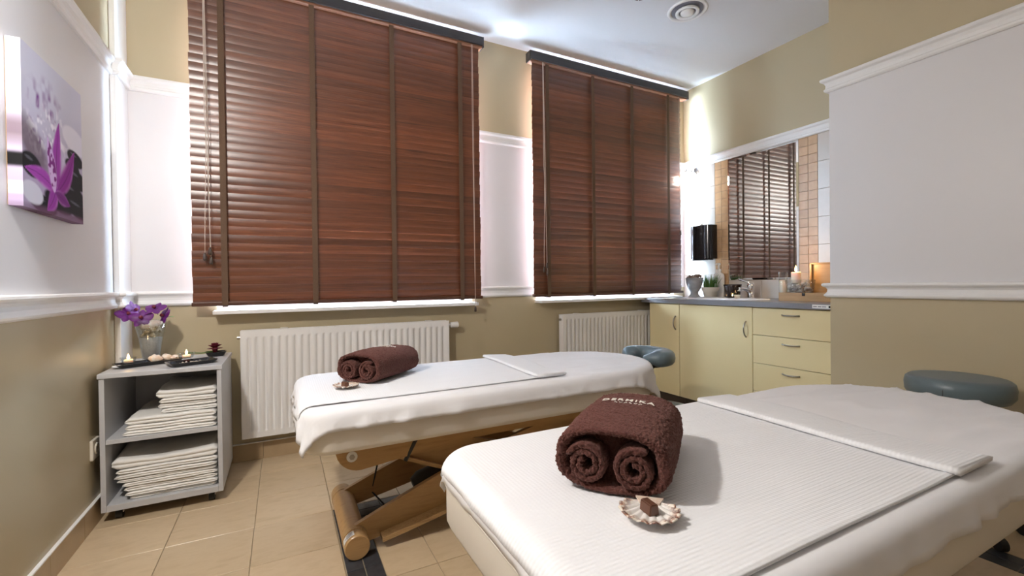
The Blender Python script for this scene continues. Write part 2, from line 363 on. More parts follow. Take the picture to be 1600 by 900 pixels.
# ------------------------------------------------------------------ blinds
def blind(x0, x1, tapes, cords, label, hx0, hx1):
    cx = (x0+x1)/2; t = thing('wooden_blind', (cx, 2.905, .9), label, 'blind', 'wooden venetian blinds')
    obj('headrail', bx((hx0-cx, -.032, 1.758), (hx1-cx, .03, 1.825), .003), M_RAILB, t)
    obj('valance', bx((hx0-cx, -.044, 1.768), (hx1-cx, -.0325, 1.829), .003), M_RAILW, t)
    for sx, ex in ((hx0-cx-.008, hx0-cx), (hx1-cx, hx1-cx+.008)): obj('valance_end', bx((sx, -.044, 1.757), (ex, .025, 1.829), .002), M_RAILW, t)
    n = 38; pitch = 1.748/n; L = x1-x0
    bm = bmesh.new(); a = R(7.2); P = []
    for s in (0, 1):
        row = []
        for k in range(7):
            u = (k/6-.5)*.050; d = -.0021*math.cos(PI*u/.05)
            row.append((u, d))
        P.append(row)
    prof = [(u, d) for u, d in P[0]]+[(u, d+.0026) for u, d in P[0][::-1]]
    # u runs up the slat; top edge leans to the room
    pts = [(d*math.cos(a)-u*math.sin(a), u*math.cos(a)+d*math.sin(a)) for u, d in prof]
    prism(bm, pts, 'x', -L/2, L/2)
    bmesh.ops.recalc_face_normals(bm, faces=bm.faces[:])
    me = bpy.data.meshes.new('slat'); bm.to_mesh(me); bm.free(); me.materials.append(M_SLAT)
    for f in me.polygons: f.use_smooth = True
    me.set_sharp_from_angle(angle=R(40))
    for k in range(n):
        obj('slat', me, None, t, loc=(random.uniform(-.0025, .0025), 0, .022+pitch*(k+.5)), rot=(R(random.uniform(-1.1, 1.1)), 0, 0))
    obj('bottom_rail', bx((-L/2-.004, -.024, 0), (L/2+.004, .024, .022), .004), M_RAILD, t)
    for xx in tapes:
        bm = bx((xx-cx-.0145, -.0285, .004), (xx-cx+.0145, -.0275, 1.76)); obj('ladder_tape', bm, M_TAPE, t)
        obj('tape_clip', bx((xx-cx-.013, -.028, -.006), (xx-cx+.013, .02, .001), .002), M_TASSEL, t)
    for kind, xx, zb in cords:
        if kind == 'loop':
            for q, dz in ((-.005, 0), (.008, .03), (.02, -.02)):
                pts = [(xx-cx+q*.2, -.038, 1.76)]+[(xx-cx+q*(.2+.8*s)+.006*math.sin(6*s+q*300)*(s > .55), -.038-.006*s, 1.76+(zb+dz-1.76)*s) for s in [i/14 for i in range(1, 15)]]
                c = obj('lift_cord', tb(pts, .0017, 6), M_CORD, t, True)
                obj('tassel', lt([(0, .02), (.005, .018), (.008, .005), (.010, -.012), (.008, -.022), (0, -.024)], 10, c=(pts[-1][0], pts[-1][1], pts[-1][2]-.012)), M_TASSEL, c, True)
        else:
            for q in (-.004, .004):
                pts = [(xx-cx+q, -.038, 1.76), (xx-cx+q*.7, -.041, 1.76+(zb-1.76)*.5), (xx-cx+q*.2, -.044, zb)]
                c = obj('tilt_cord', tb(pts, .0015, 6), M_CORD, t, True)
            obj('tassel', lt([(0, .02), (.005, .018), (.008, .005), (.009, -.016), (0, -.02)], 10, c=(xx-cx, -.044, zb-.01)), M_TASSEL, c, True)
    return t
blind(-.425, 1.253, (-.277, .177, .642, 1.103), (('loop', -.352, .28), ('tilt', 1.19, -.06)), 'wide brown wooden slat blind over the white radiator beside the trolley', -.45, 1.272)
blind(1.687, 3.238, (1.806, 2.235, 2.645, 3.062), (('loop', 1.762, .22), ('tilt', 3.185, .55)), 'narrower brown wooden slat blind next to the washing niche', 1.66, 3.30)

# ------------------------------------------------------------------ radiators
def radiator(x0, x1, z0, z1, label, valve):
    t = thing('panel_radiator', ((x0+x1)/2, 2.925, z0), label, 'radiator', 'white panel radiators under the windows')
    W = x1-x0; H = z1-z0; n = int(round(W/.0405)); pad = .022; p = (W-2*pad)/n
    xs = [-W/2, -W/2+pad]; gx = []
    for k in range(n):
        a = -W/2+pad+k*p
        for f, d in ((.0, 0), (.30, 0), (.40, .8), (.5, 1), (.60, .8), (.70, 0)): xs.append(a+p*f+1e-4); gx.append((a+p*f+1e-4, d))
    xs.append(W/2); dm = {x: d for x, d in gx}
    zs = [0, .030, .036, .044, H*.5, H-.044, H-.036, H-.030, H]; zd = [0, 0, .2, 1, 1, 1, .2, 0, 0]
    bm = bmesh.new(); grid(bm, [[(x, -.03+.009*dm.get(x, 0)*q, z) for x in xs] for z, q in zip(zs, zd)])
    obj('front_panel', bm, M_RAD, t, True)
    obj('back_panel', bx((-W/2+.01, .022, .01), (W/2-.01, .03, H-.02)), M_RAD, t)
    obj('convector_fin', bx((-W/2+.02, -.015, .03), (W/2-.02, .02, H-.03)), M_RAD, t)
    for s in (-1, 1): obj('side_cover', bx((min(s*W/2, s*(W/2-.004)), -.03, 0), (max(s*W/2, s*(W/2-.004)), .03, H), .0015), M_RAD, t)
    bm = bx((-W/2, -.0305, H-.001), (W/2, -.024, H+.004)); box(bm, (-W/2, .024, H-.001), (W/2, .0305, H+.004))
    for k in range(int(W/.03)): box(bm, (-W/2+.012+k*.03, -.024, H-.002), (-W/2+.02+k*.03, .024, H+.001))
    obj('top_grille', bm, M_RAD, t)
    for q in (-W*.32, W*.4): obj('mounting_bracket', bx((q-.015, -.01, -.008), (q+.015, .059, .012)), M_RAD, t)
    for q in (-W*.32, W*.4): obj('mounting_clip', bx((q-.02, -.032, H+.002), (q+.02, .06, H+.007), .002), M_RAD, t)
    if valve:
        obj('thermostat_head', tb([(W/2, 0, H-.03), (W/2+.018, 0, H-.03), (W/2+.02, 0, H-.03), (W/2+.072, 0, H-.03), (W/2+.076, 0, H-.03)], [.010, .010, .02, .022, .017], 16), M_RAD, t, 'auto')
    obj('bleed_plug', tb([(-W/2-.016, 0, H-.035), (-W/2, 0, H-.035)], .009, 10), M_STEEL, t)
    obj('supply_pipe', tb([(W/2-.02, 0, .02), (W/2+.015, .01, .02), (W/2+.025, .03, .02), (W/2+.025, .059, .02)], .008, 8), M_RAD, t, True)
radiator(-.212, 1.008, .15, .753, 'wide white ribbed radiator behind the far massage table with valve head', True)
radiator(1.938, 2.90, .15, .753, 'white ribbed radiator running behind the yellow cabinet', False)

# ------------------------------------------------------------------ washing niche cabinets and counter
FX = 2.80
def bow_handle(parent, p, vertical, ln_=.105):
    pts = []
    for i in range(13):
        s = i/12; q = (s-.5)*ln_; d = -.026*math.sin(PI*s)**.6 if 0 < s < 1 else 0
        pts.append((p[0]+d, p[1]+(0 if vertical else q), p[2]+(q if vertical else 0)))
    obj('handle', tb(pts, [.006]+[.0045]*11+[.006], 8), M_STEEL, parent, True)
CL = (3.08, 1.4, 0)
def carcass(name, y0, y1, label):
    t = thing(name, (3.08, (y0+y1)/2, 0), label, 'cabinet', 'yellow niche cabinets'); h = (y1-y0)/2
    for ya, yb in ((-h+.001, -h+.017), (h-.017, h-.001)): obj('side_panel', bx((FX+.022-3.08, ya, .085), (.288, yb, .829)), M_CAB, t)
    obj('bottom_panel', bx((FX+.022-3.08, -h+.0175, .085), (.288, h-.0175, .101)), M_CAB, t)
    obj('back_panel', bx((.28, -h+.0175, .1015), (.288, h-.0175, .829)), M_CAB, t)
    obj('front_stretcher', bx((FX+.022-3.08, -h+.0175, .81), (FX+.06-3.08, h-.0175, .829)), M_CAB, t)
    obj('plinth', bx((FX+.06-3.08, -h+.001, 0), (.288, h-.001, .084)), M_PLINTH, t)
    return t, h
t, h = carcass('base_cabinet', 2.535, 2.855, 'narrow pale yellow cupboard with one door beside the radiator')
d = obj('door', bx((FX-3.08, -h+.002, .09), (FX+.019-3.08, h-.002, .824), .002), M_CAB, t); bow_handle(d, (FX-3.08, 2.573-2.695, .674), True)
t, h = carcass('sink_cabinet', 1.915, 2.535, 'wide pale yellow sink cupboard with one big door')
d = obj('door', bx((FX-3.08, -h+.002, .09), (FX+.019-3.08, h-.002, .824), .002), M_CAB, t); bow_handle(d, (FX-3.08, 1.962-2.225, .674), True)
t, h = carcass('drawer_cabinet', YC+.002, 1.915, 'pale yellow drawer unit at the end of the counter')
for k in range(4):
    z0, z1 = (.09, .268) if k == 0 else (.268+.187*(k-1), .268+.187*k)
    if k == 3: z1 = .824
    d = obj('drawer', bx((FX-3.08, -h+.002, z0+.0015), (FX+.019-3.08, h-.002, z1-.0015), .002), M_CAB, t)
    bow_handle(d, (FX-3.08, 1.662-(YC+.002+1.915)/2, (z0+z1)/2+(.05 if k == 3 else .05)), False)
# worktop with oval cut-out
SCX, SCY, SA, SB = 3.035, 2.30, .165, .345
ct = thing('countertop', (3.08, 2.1, .83), 'grey laminate countertop running across the yellow cabinets', 'countertop')
def rect_ray(cx, cy, x0, x1, y0, y1, a):
    c, s = math.cos(a), math.sin(a); k = min(((x1-cx)/c if c > 1e-9 else (x0-cx)/c if c < -1e-9 else 1e9), ((y1-cy)/s if s > 1e-9 else (y0-cy)/s if s < -1e-9 else 1e9))
    return cx+c*k, cy+s*k
X0, X1, Y0, Y1 = 2.775, 3.366, YC+.003, 2.93
angs = sorted([2*PI*k/72 for k in range(72)]+[math.atan2(y-SCY, x-SCX) % (2*PI) for x in (X0, X1) for y in (Y0, Y1)])
bm = bmesh.new(); rings = []
for z, kind in ((.034, 'o'), (0, 'o'), (0, 'i'), (.034, 'i')):
    ring = []
    for a in angs:
        if kind == 'o': p = rect_ray(SCX, SCY, X0, X1, Y0, Y1, a)
        else: p = (SCX+SA*.68*math.cos(a), SCY+SB*.68*math.sin(a))
        ring.append(bm.verts.new((p[0]-3.08, p[1]-2.1, z)))
    rings.append(ring)
for a, b in zip(rings, rings[1:]+rings[:1]):
    for k in range(len(angs)): j = (k+1) % len(angs); bm.faces.new((a[k], a[j], b[j], b[k]))
obj('worktop', bm, M_COUNTER, ct)
st = obj('edge_sticker', bx((X0-.0012-3.08, 1.417-2.1, .006), (X0-3.08, 1.521-2.1, .028)), M_PLASTIC, ct)
for q, wd in ((1.505, .02), (1.48, .018), (1.456, .022)): obj('print_mark', bx((X0-.0018-3.08, q-wd/2-2.1, .014), (X0-.001-3.08, q+wd/2-2.1, .019)), M_INK, st)
obj('print_mark', bx((X0-.0018-3.08, 1.420-2.1, .010), (X0-.001-3.08, 1.432-2.1, .023)), M_BLACKP, st)
sk = thing('oval_sink', (SCX, SCY, .864), 'white oval ceramic sink set into the grey countertop', 'sink')
obj('basin', lt([(1.0, .0005), (1.0, .006), (.97, .010), (.72, .007), (.62, -.004), (.58, -.05), (.45, -.115), (.25, -.135), (.05, -.138), (0, -.138)], 48, sx=SA, sy=SB), M_CERAM, sk, True)
obj('drain', lt([(0, .004), (.02, .004), (.024, 0)], 20, c=(0, 0, -.137)), M_CHROME, sk, True)
fc = thing('mixer_tap', (3.25, 2.235, .864), 'chrome single-lever mixer tap behind the oval sink', 'tap')
obj('body', lt([(.03, 0), (.03, .006), (.024, .01), (.022, .09), (.026, .10), (.024, .118), (0, .124)], 20), M_CHROME, fc, True)
obj('spout', tb([(-.01, 0, .05), (-.06, 0, .075), (-.11, 0, .082), (-.13, 0, .076), (-.135, 0, .06)], [.016, .013, .012, .012, .012], 12), M_CHROME, fc, True)
obj('lever', tb([(0, 0, .12), (-.015, .03, .135), (-.03, .075, .150), (-.033, .085, .152)], [.012, .008, .007, .004], 10), M_CHROME, fc, True)
CT = .8645
# goblet of potpourri
def bits(n, rad, z0, zh, size, m, name, parent, flat=.6, seed=1):
    rnd = random.Random(seed); bm = bmesh.new()
    for k in range(n):
        a = rnd.uniform(0, 2*PI); r = rad*math.sqrt(rnd.random()); s = size*rnd.uniform(.6, 1.2)
        mt = Matrix.Translation((r*math.cos(a), r*math.sin(a), z0+zh*rnd.random())) @ Matrix.Rotation(rnd.uniform(0, PI), 4, Vector((rnd.random(), rnd.random(), rnd.random()+.01)).normalized()) @ Matrix.Diagonal((s, s*rnd.uniform(.6, 1), s*flat, 1))
        bmesh.ops.create_icosphere(bm, subdivisions=1, radius=1, matrix=mt)
    o = obj(name, bm, m, parent, True); o['kind'] = 'stuff'; return o
g = thing('goblet', (3.12, 2.658, CT), 'grey footed goblet heaped with potpourri at the window end of the counter', 'goblet')
obj('bowl', lt([(.0, 0), (.05, 0), (.052, .006), (.032, .03), (.03, .045), (.055, .09), (.066, .13), (.07, .17), (.066, .17), (.06, .13), (.045, .09), (0, .06)], 28), M_SILVER, g, True)
bits(60, .058, .145, .045, .016, noisy('potpourri', [(.3, (.2, .1, .07)), (.5, (.35, .26, .2)), (.7, (.1, .06, .07))], 60, .7), 'potpourri', g)
# pot of grass
g = thing('potted_grass', (3.215, 2.576, CT), 'small cream pot of spiky green grass beside the goblet', 'plant')
obj('pot', lt([(0, 0), (.048, 0), (.058, .055), (.066, .057), (.071, .088), (.064, .088), (.06, .07), (0, .07)], 28), M_POT, g, 'auto')
bm = bmesh.new(); rnd = random.Random(3)
for k in range(260):
    a = rnd.uniform(0, 2*PI); r = .05*math.sqrt(rnd.random()); L = rnd.uniform(.08, .135); ln_ = rnd.uniform(.05, .35)*(.3+r/.05); b = rnd.uniform(0, 2*PI)
    px, py = r*math.cos(a), r*math.sin(a); wx, wy = .0022*math.cos(b), .0022*math.sin(b); P = []
    for s in (0, .5, 1):
        k2 = s*L; q = ln_*L*s*s; cx_, cy_ = px+math.cos(a)*q, py+math.sin(a)*q; f = 1-s*.85
        P.append([(cx_-wx*f, cy_-wy*f, .07+k2*(1-.2*ln_*s)), (cx_+wx*f, cy_+wy*f, .07+k2*(1-.2*ln_*s))])
    grid(bm, P)
o = obj('grass_blades', bm, M_GRASS, g); o['kind'] = 'stuff'
# soap bottle
g = thing('soap_bottle', (3.33, 2.582, CT), 'white pump soap bottle against the tiles behind the grass', 'bottle')
obj('bottle', lt([(0, 0), (.038, 0), (.042, .006), (.042, .18), (.036, .2), (.016, .215), (.016, .225)], 24, sx=.8, sy=1.2), M_PLASTIC, g, 'auto')
obj('pump', lt([(.02, .222), (.02, .24), (.007, .243), (.007, .275), (.016, .278), (.016, .292), (0, .295)], 16), M_PLASTIC, g, 'auto')
obj('nozzle', tb([(0, 0, .285), (-.03, -.004, .287), (-.042, -.006, .28)], [.008, .006, .005], 8), M_PLASTIC, g, True)
# oil burner
g = thing('oil_burner', (3.20, 2.355, CT), 'black ceramic aroma burner glowing through its holes by the tap', 'oil burner')
M_BLK = mat('dark brown glaze', (.02, .012, .01), .2)
bm = bmesh.new(); n = 28; prof = [(.05, 0), (.055, .02), (.057, .045), (.059, .07), (.063, .095), (.068, .11)]
rings = [[bm.verts.new((r*math.cos(2*PI*k/n), r*math.sin(2*PI*k/n), z)) for k in range(n)] for r, z in prof]
for i in range(len(rings)-1):
    for k in range(n):
        if i in (1,) and k % 4 in (0,): continue
        if i == 2 and k % 8 == 2: continue
        bm.faces.new((rings[i][k], rings[i][(k+1) % n], rings[i+1][(k+1) % n], rings[i+1][k]))
b = obj('body', bm, M_BLK, g, True); solidify(b, .005, -1)
obj('oil_dish', lt([(.066, .11), (.064, .112), (.05, .095), (0, .088)], 28), M_BLK, g, True)
tl = obj('tealight', lt([(0, 0), (.019, 0), (.019, .014), (.017, .012), (0, .012)], 16, c=(0, 0, .002)), M_STEEL, g, True)
obj('flame', lt([(0, .014), (.004, .018), (.005, .024), (.002, .034), (0, .038)], 10), M_FLAME, tl, True)
def point(name, loc, p, r, col):
    l = bpy.data.lights.new(name, 'POINT'); l.energy = p; l.shadow_soft_size = r; l.color = col
    o = bpy.data.objects.new(name, l); COL.objects.link(o); o.location = loc; return o
WARM = (1, .62, .28)
point('burner_flame_light', (3.20, 2.355, CT+.045), .12, .006, WARM)
# cup beside burner
g = thing('tealight_cup', (3.16, 2.285, CT), 'tiny frosted candle cup between the burner and the tap', 'candle holder')
obj('cup', lt([(0, 0), (.018, 0), (.024, .03), (.022, .03), (.016, .006), (0, .005)], 18), M_WAX, g, True)
obj('wick', tb([(0, 0, .005), (0, 0, .022)], .001, 6), M_BLACKP, g)
# bowl of pebbles with pillar candle
g = thing('pebble_bowl', (3.10, 1.775, CT+.0065), 'round glass bowl of grey pebbles set in the wooden box', 'bowl')
b = obj('bowl', lt([(0, 0), (.05, 0), (.07, .03), (.082, .08), (.088, .135), (.085, .135), (.079, .08), (.067, .032), (.048, .005), (0, .005)], 32), M_GLASS, g, True)
bits(90, .068, .02, .095, .017, M_GRAVEL, 'pebbles', g, seed=5)
g = thing('pillar_candle', (3.095, 1.80, CT+.118), 'lit ivory pillar candle standing in the pebble bowl', 'candle')
obj('wax_body', lt([(0, 0), (.028, 0), (.029, .003), (.029, .072), (.025, .075), (.02, .068), (0, .066)], 24), M_WAX, g, True)
obj('wick', tb([(0, 0, .066), (.001, 0, .082)], .0012, 6), M_BLACKP, g)
obj('flame', lt([(0, .078), (.006, .084), (.0075, .092), (.005, .104), (.0015, .116), (0, .12)], 12), M_FLAME, g, True)
point('pillar_flame_light', (3.095, 1.80, CT+.235), 1.6, .012, WARM)
g = thing('glass_tumbler', (3.28, 2.0, CT), 'clear glass tumbler in front of the mirror edge', 'glass')
obj('glass', lt([(0, 0), (.027, 0), (.03, .2), (.028, .2), (.025, .008), (0, .008)], 24), M_GLASS, g, True)
obj('sand_fill', lt([(0, .009), (.0245, .009), (.026, .14), (0, .143)], 20), M_WAX, g, True)
# wooden box
g = thing('wooden_box', (3.10, 1.70, CT), 'honey coloured wooden box with raised lid on the counter end', 'box')
bm = bx((-.1, -.16, 0), (.1, .16, .006))
for c0, c1 in (((-.1, -.16, .006), (-.092, .16, .056)), ((.092, -.16, .006), (.1, .16, .056)), ((-.092, -.16, .006), (.092, -.152, .056)), ((-.092, .152, .006), (.092, .16, .056))): box(bm, c0, c1)
obj('tray', bm, M_BOXW, g)
l = obj('lid', bx((.101, -.16, .05), (.111, .06, .255), .002), M_BOXW, g)
obj('lid_rim', bx((.085, .05, .057), (.101, .06, .253), .001), M_BOXW, l)
obj('lid_rim', bx((.085, -.16, .245), (.101, .05, .255), .001), M_BOXW, l)
obj('clasp', bx((-.104, -.012, .036), (-.1, .006, .054), .001), M_BLACKP, g)
# towel dispenser
g = thing('towel_dispenser', (XM-.011, 2.74, 1.19), 'black paper towel dispenser mounted on pale tiles left of the mirror', 'dispenser')
pr = []
for k in range(17):
    a = PI*k/16; pr.append((-.02-.085*math.sin(a)**.5, -.115*math.cos(a)))
bm = bmesh.new(); prism(bm, [(-.001, -.115)]+pr+[(-.001, .115)], 'z', .012, .305)
obj('cover', bm, M_BLACKP, g, 'auto')
obj('paper_slot', bx((-.08, -.085, 0), (-.01, .085, .0115), .004), M_BLACKP, g)
obj('paper_edge', bx((-.06, -.05, -.006), (-.05, .05, .002)), M_PLASTIC, g)
obj('lock', lt([(0, .025), (.01, .024), (.011, 0)], 14, c=(-.05, 0, .305)), M_CHROME, g, True)
obj('viewing_strip', bx((-.1075, .045, .03), (-.0975, .052, .29), .002), mat('smoke plastic', (.12, .12, .13), .1), g)

# ------------------------------------------------------------------ wall lamps
def sconce(loc, sx, label, power):
    t = thing('wall_sconce', loc, label, 'wall lamp', 'chrome wall lamps with glass bell shades')
    d = sx
    obj('wall_plate', tb([(0, 0, 0), (d*.012, 0, 0), (d*.022, 0, 0)], [.045, .045, .03], 24), M_CHROME, t, 'auto')
    obj('arm', tb([(d*.02, 0, 0), (d*.06, 0, .01), (d*.09, 0, .02), (d*.105, 0, .01), (d*.108, 0, -.01)], .008, 10), M_CHROME, t, True)
    obj('shade', lt([(.02, -.005), (.024, -.02), (.034, -.05), (.05, -.085), (.062, -.10), (.060, -.10), (.048, -.084), (.032, -.05), (.021, -.02)], 28, c=(d*.108, 0, 0)), M_FROST, t, True)
    obj('collar', lt([(0, .004), (.018, .002), (.022, -.012), (.016, -.012)], 18, c=(d*.108, 0, 0)), M_CHROME, t, True)
    if power: point('wall_sconce_bulb_light', (loc[0]+d*.108, loc[1], loc[2]-.075), power, .05, (1, .955, .90))
sconce((XM-.011, 2.86, 2.0), -1, 'chrome wall lamp with white bell shade in the niche corner', 3)
sconce((XL, 1.10, 2.08), 1, 'chrome wall lamp with white bell shade on the left wall, nearer than the picture', 112)

# ceiling fittings
g = thing('ceiling_vent', (2.385, 2.07, ZC), 'round white ceiling air valve with concentric rings', 'vent')
def ring(prof, n=40): return lt([(r, -z) for r, z in prof], n, close=True)
obj('flange', ring([(.125, 0), (.127, .004), (.118, .012), (.105, .006), (.098, 0)]), M_TRIM, g, True)
obj('cone_ring', ring([(.075, .012), (.072, .024), (.055, .02), (.05, .008), (.062, .006)]), M_TRIM, g, True)
obj('centre_disc', lt([(0, -.03), (.03, -.029), (.042, -.022), (.044, -.012), (.03, -.008), (0, -.008)], 32), M_TRIM, g, True)
obj('throat', lt([(.1, 0), (.099, -.001), (0, -.001)], 32), M_INK, g)
def spot(loc, label, power):
    g = thing('ceiling_spotlight', loc, label, 'spotlight', 'round chrome ceiling spotlights')
    obj('bezel', ring([(.05, 0), (.052, .01), (.046, .018), (.036, .012), (.034, 0)], 28), M_CHROME, g, True)
    obj('lamp_glass', lt([(0, -.012), (.034, -.010), (.036, 0)], 24), M_GLASS, g, True)
    obj('reflector', lt([(0, -.001), (.033, -.006)], 24), M_CHROME, g, True)
    if power:
        l = bpy.data.lights.new('added_fill_beam', 'SPOT'); l.energy = power; l.spot_size = R(110); l.spot_blend = .6; l.shadow_soft_size = .03; l.color = (1, .88, .74)
        o = bpy.data.objects.new('added_fill_beam', l); COL.objects.link(o); o.location = (loc[0], loc[1], loc[2]-.03)
spot((1.985, 2.075, ZC), 'small chrome ceiling spotlight beside the round air valve', 0)
spot((.9, -.9, ZC), 'added unseen ceiling spotlight giving fill light behind the near massage table', 6)  # extra spotlight out of view, added as weak fill from behind
# ------------------------------------------------------------------ canvas picture
def picture():
    g = thing('canvas_picture', (XL, 2.10, 1.255), 'square canvas print of a purple lily and black stones on left wall', 'picture')
    H, W, T = .505, .455, .035; N = 150
    u, v = np.meshgrid(np.linspace(0, 1, N), np.linspace(0, 1, N))       # u from near edge (left in view) to far, v up
    def lerp(a, b, t): return a[None, None, :]*(1-t[..., None])+b[None, None, :]*t[..., None]
    C = lambda *c: np.array(s2l(*c))
    rs = np.random.RandomState(4)
    def vnoise(f, seed):
        r = np.random.RandomState(seed); gq = r.rand(f+2, f+2); X = u*f; Y = v*f; i = X.astype(int); j = Y.astype(int); a = X-i; b = Y-j; a = a*a*(3-2*a); b = b*b*(3-2*b)
        return gq[j, i]*(1-a)*(1-b)+gq[j, i+1]*a*(1-b)+gq[j+1, i]*(1-a)*b+gq[j+1, i+1]*a*b
    img = lerp(C(176, 160, 190), C(216, 214, 230), np.clip(v*1.5-.2, 0, 1))
    def mixm(img, col, mk): return img*(1-mk[..., None])+col[None, None, :]*mk[..., None]
    def ell(cx, cy, a, b, rot=0, soft=.15):
        x, y = u-cx, v-cy; c, s = math.cos(rot), math.sin(rot); d = np.sqrt(((x*c+y*s)/a)**2+((-x*s+y*c)/b)**2)
        return np.clip((1-d)/soft+.5, 0, 1)
    n1, n2, n3 = vnoise(9, 1), vnoise(22, 2), vnoise(40, 3)
    img = mixm(img, C(120, 50, 140), np.clip((n1*.5+n2*.6-.60)*3.5, 0, 1)*ell(.30, .60, .30, .22, .3, .7))
    img = mixm(img, C(245, 240, 250), np.clip((n2*.6+n3*.5-.55)*4, 0, 1)*ell(.36, .52, .36, .18, .2, .6))
    img = mixm(img, C(96, 72, 80), ell(.14, .40, .26, .11, -.5, .7)*.8)
    for cx, cy, a, b, cc in ((.86, .60, .24, .09, (236, 232, 244)), (.86, .47, .16, .055, (16, 15, 20)), (.80, .40, .14, .05, (24, 22, 28)), (.88, .32, .20, .075, (10, 10, 13)), (.78, .20, .26, .08, (9, 9, 12)), (.9, .10, .26, .07, (12, 11, 15)), (.55, .10, .25, .07, (14, 12, 16)), (.12, .27, .15, .075, (12, 11, 14)), (.28, .05, .22, .06, (12, 11, 15)), (.13, .10, .15, .07, (215, 212, 224))):
        img = mixm(img, C(*cc), ell(cx, cy, a, b, -.1))
        img = mixm(img, C(130, 128, 140), ell(cx-a*.25, cy+b*.5, a*.35, b*.13, -.1, .6)*(.5 if cc[0] < 60 else 0))
    img = mixm(img, C(104, 66, 92), ell(.7, .0, .7, .045, 0, .5)*.8)
    def petal(bx_, by_, tx, ty, wd, bend=0.):
        dx, dy = tx-bx_, ty-by_; L = math.hypot(dx, dy); ax = ((u-bx_)*dx+(v-by_)*dy)/L/L; px_ = (-(u-bx_)*dy+(v-by_)*dx)/L-bend*np.sin(PI*np.clip(ax, 0, 1))
        prof_ = wd*np.sin(PI*np.clip(ax, 0, 1)**.8)**.9+1e-4; k = np.abs(px_)/prof_; inside = (ax > 0) & (ax < 1)
        return np.where(inside, np.clip((1-k)*3+.2, 0, 1), 0), k
    for i_, (bx_, by_, tx, ty, wd, bd, cc) in enumerate(((.50, .16, .56, .66, .085, .02, (158, 58, 164)), (.50, .16, .84, .52, .085, -.04, (138, 36, 140)), (.52, .16, .02, .24, .06, -.03, (164, 66, 172)), (.50, .2, .34, .02, .075, .02, (150, 50, 156)), (.48, .16, .74, .10, .05, .0, (120, 30, 124)))):
        mk, k = petal(bx_, by_, tx, ty, wd, bd); img = mixm(img, C(*cc), mk); img = mixm(img, C(226, 160, 226), mk*np.clip((k-.5)*1.4, 0, .7)*n2); img = mixm(img, C(96, 18, 96), mk*np.clip(.12-k, 0, .12)*6)
    mk, k = petal(.47, .15, .36, .52, .07, -.01); img = mixm(img, C(218, 184, 228), mk); img = mixm(img, C(124, 30, 122), mk*np.clip((n3-.5)*8, 0, 1))
    me = bpy.data.meshes.new('print'); V = []; F = []; colr = []
    Y0 = -W/2
    for j in range(N):
        for i in range(N): V.append((T, Y0+W*i/(N-1), H*j/(N-1))); colr.append(img[j, i])
    for j in range(N-1):
        for i in range(N-1): a = j*N+i; F.append((a, a+1, a+N+1, a+N))
    # wrapped near, far, top and bottom edges carry the print on
    for lst in ([(j, 0) for j in range(N)], [(j, N-1) for j in range(N)], [(0, i) for i in range(N)], [(N-1, i) for i in range(N)]):
        b = len(V)
        for j, i in lst: V.append((T, Y0+W*i/(N-1), H*j/(N-1))); V.append((.002, Y0+W*i/(N-1), H*j/(N-1))); colr += [img[j, i]]*2
        for k in range(len(lst)-1): F.append((b+2*k, b+2*k+1, b+2*k+3, b+2*k+2))
    me.from_pydata(V, [], F); at = me.color_attributes.new('print', 'FLOAT_COLOR', 'POINT')
    at.data.foreach_set('color', np.concatenate([np.array(colr), np.ones((len(colr), 1))], 1).astype(np.float32).ravel())
    m = mat('canvas print', (.5, .5, .5), .65, Specular_IOR_Level=.2); a = nd(m, 'ShaderNodeAttribute', attribute_name='print'); ln(m, a.outputs['Color'], bsdf(m).inputs['Base Color'])
    me.materials.append(m)
    obj('canvas', me, None, g); obj('stretcher_frame', bx((0, Y0+.003, .003), (T-.002, -Y0-.003, H-.003)), M_BEECH, g)
picture()
# socket
g = thing('wall_socket', (XL, 2.50, .28), 'cream wall socket on left wall just before the trolley', 'socket')
obj('plate', bx((0, -.042, 0), (.012, .042, .085), .004), M_POT, g); obj('insert', lt([(0, .014), (.019, .014), (.022, .017), (.024, .012)], 20, c=(0, 0, 0)), M_POT, g, True, loc=(0, 0, .042), rot=(0, R(90), 0))

# ------------------------------------------------------------------ massage tables
def outline(L, W, n=40):
    a, r = .39, .10; pts = []
    for k in range(9): t = PI+PI/2*k/8; pts.append((r+r*math.cos(t), -W/2+r+r*math.sin(t)))
    for k in range(1, 12): pts.append((r+(L-a-r)*k/12, -W/2))
    for k in range(n+1): t = -PI/2+PI*k/n; pts.append((L-a+a*math.cos(t), W/2*math.sin(t)))
    for k in range(1, 12): pts.append((L-a-(L-a-r)*k/12, W/2))
    for k in range(9): t = PI/2+PI/2*k/8; pts.append((r+r*math.cos(t), W/2-r+r*math.sin(t)))
    return np.array(pts)
BL, BW, BR = 1.74, .70, .026
OUT = outline(BL, BW)
def inset(P, d):
    T = np.roll(P, -1, 0)-np.roll(P, 1, 0); T /= np.linalg.norm(T, axis=1)[:, None]; N = np.stack([-T[:, 1], T[:, 0]], 1); return P+N*d
CORE = inset(OUT, BR)
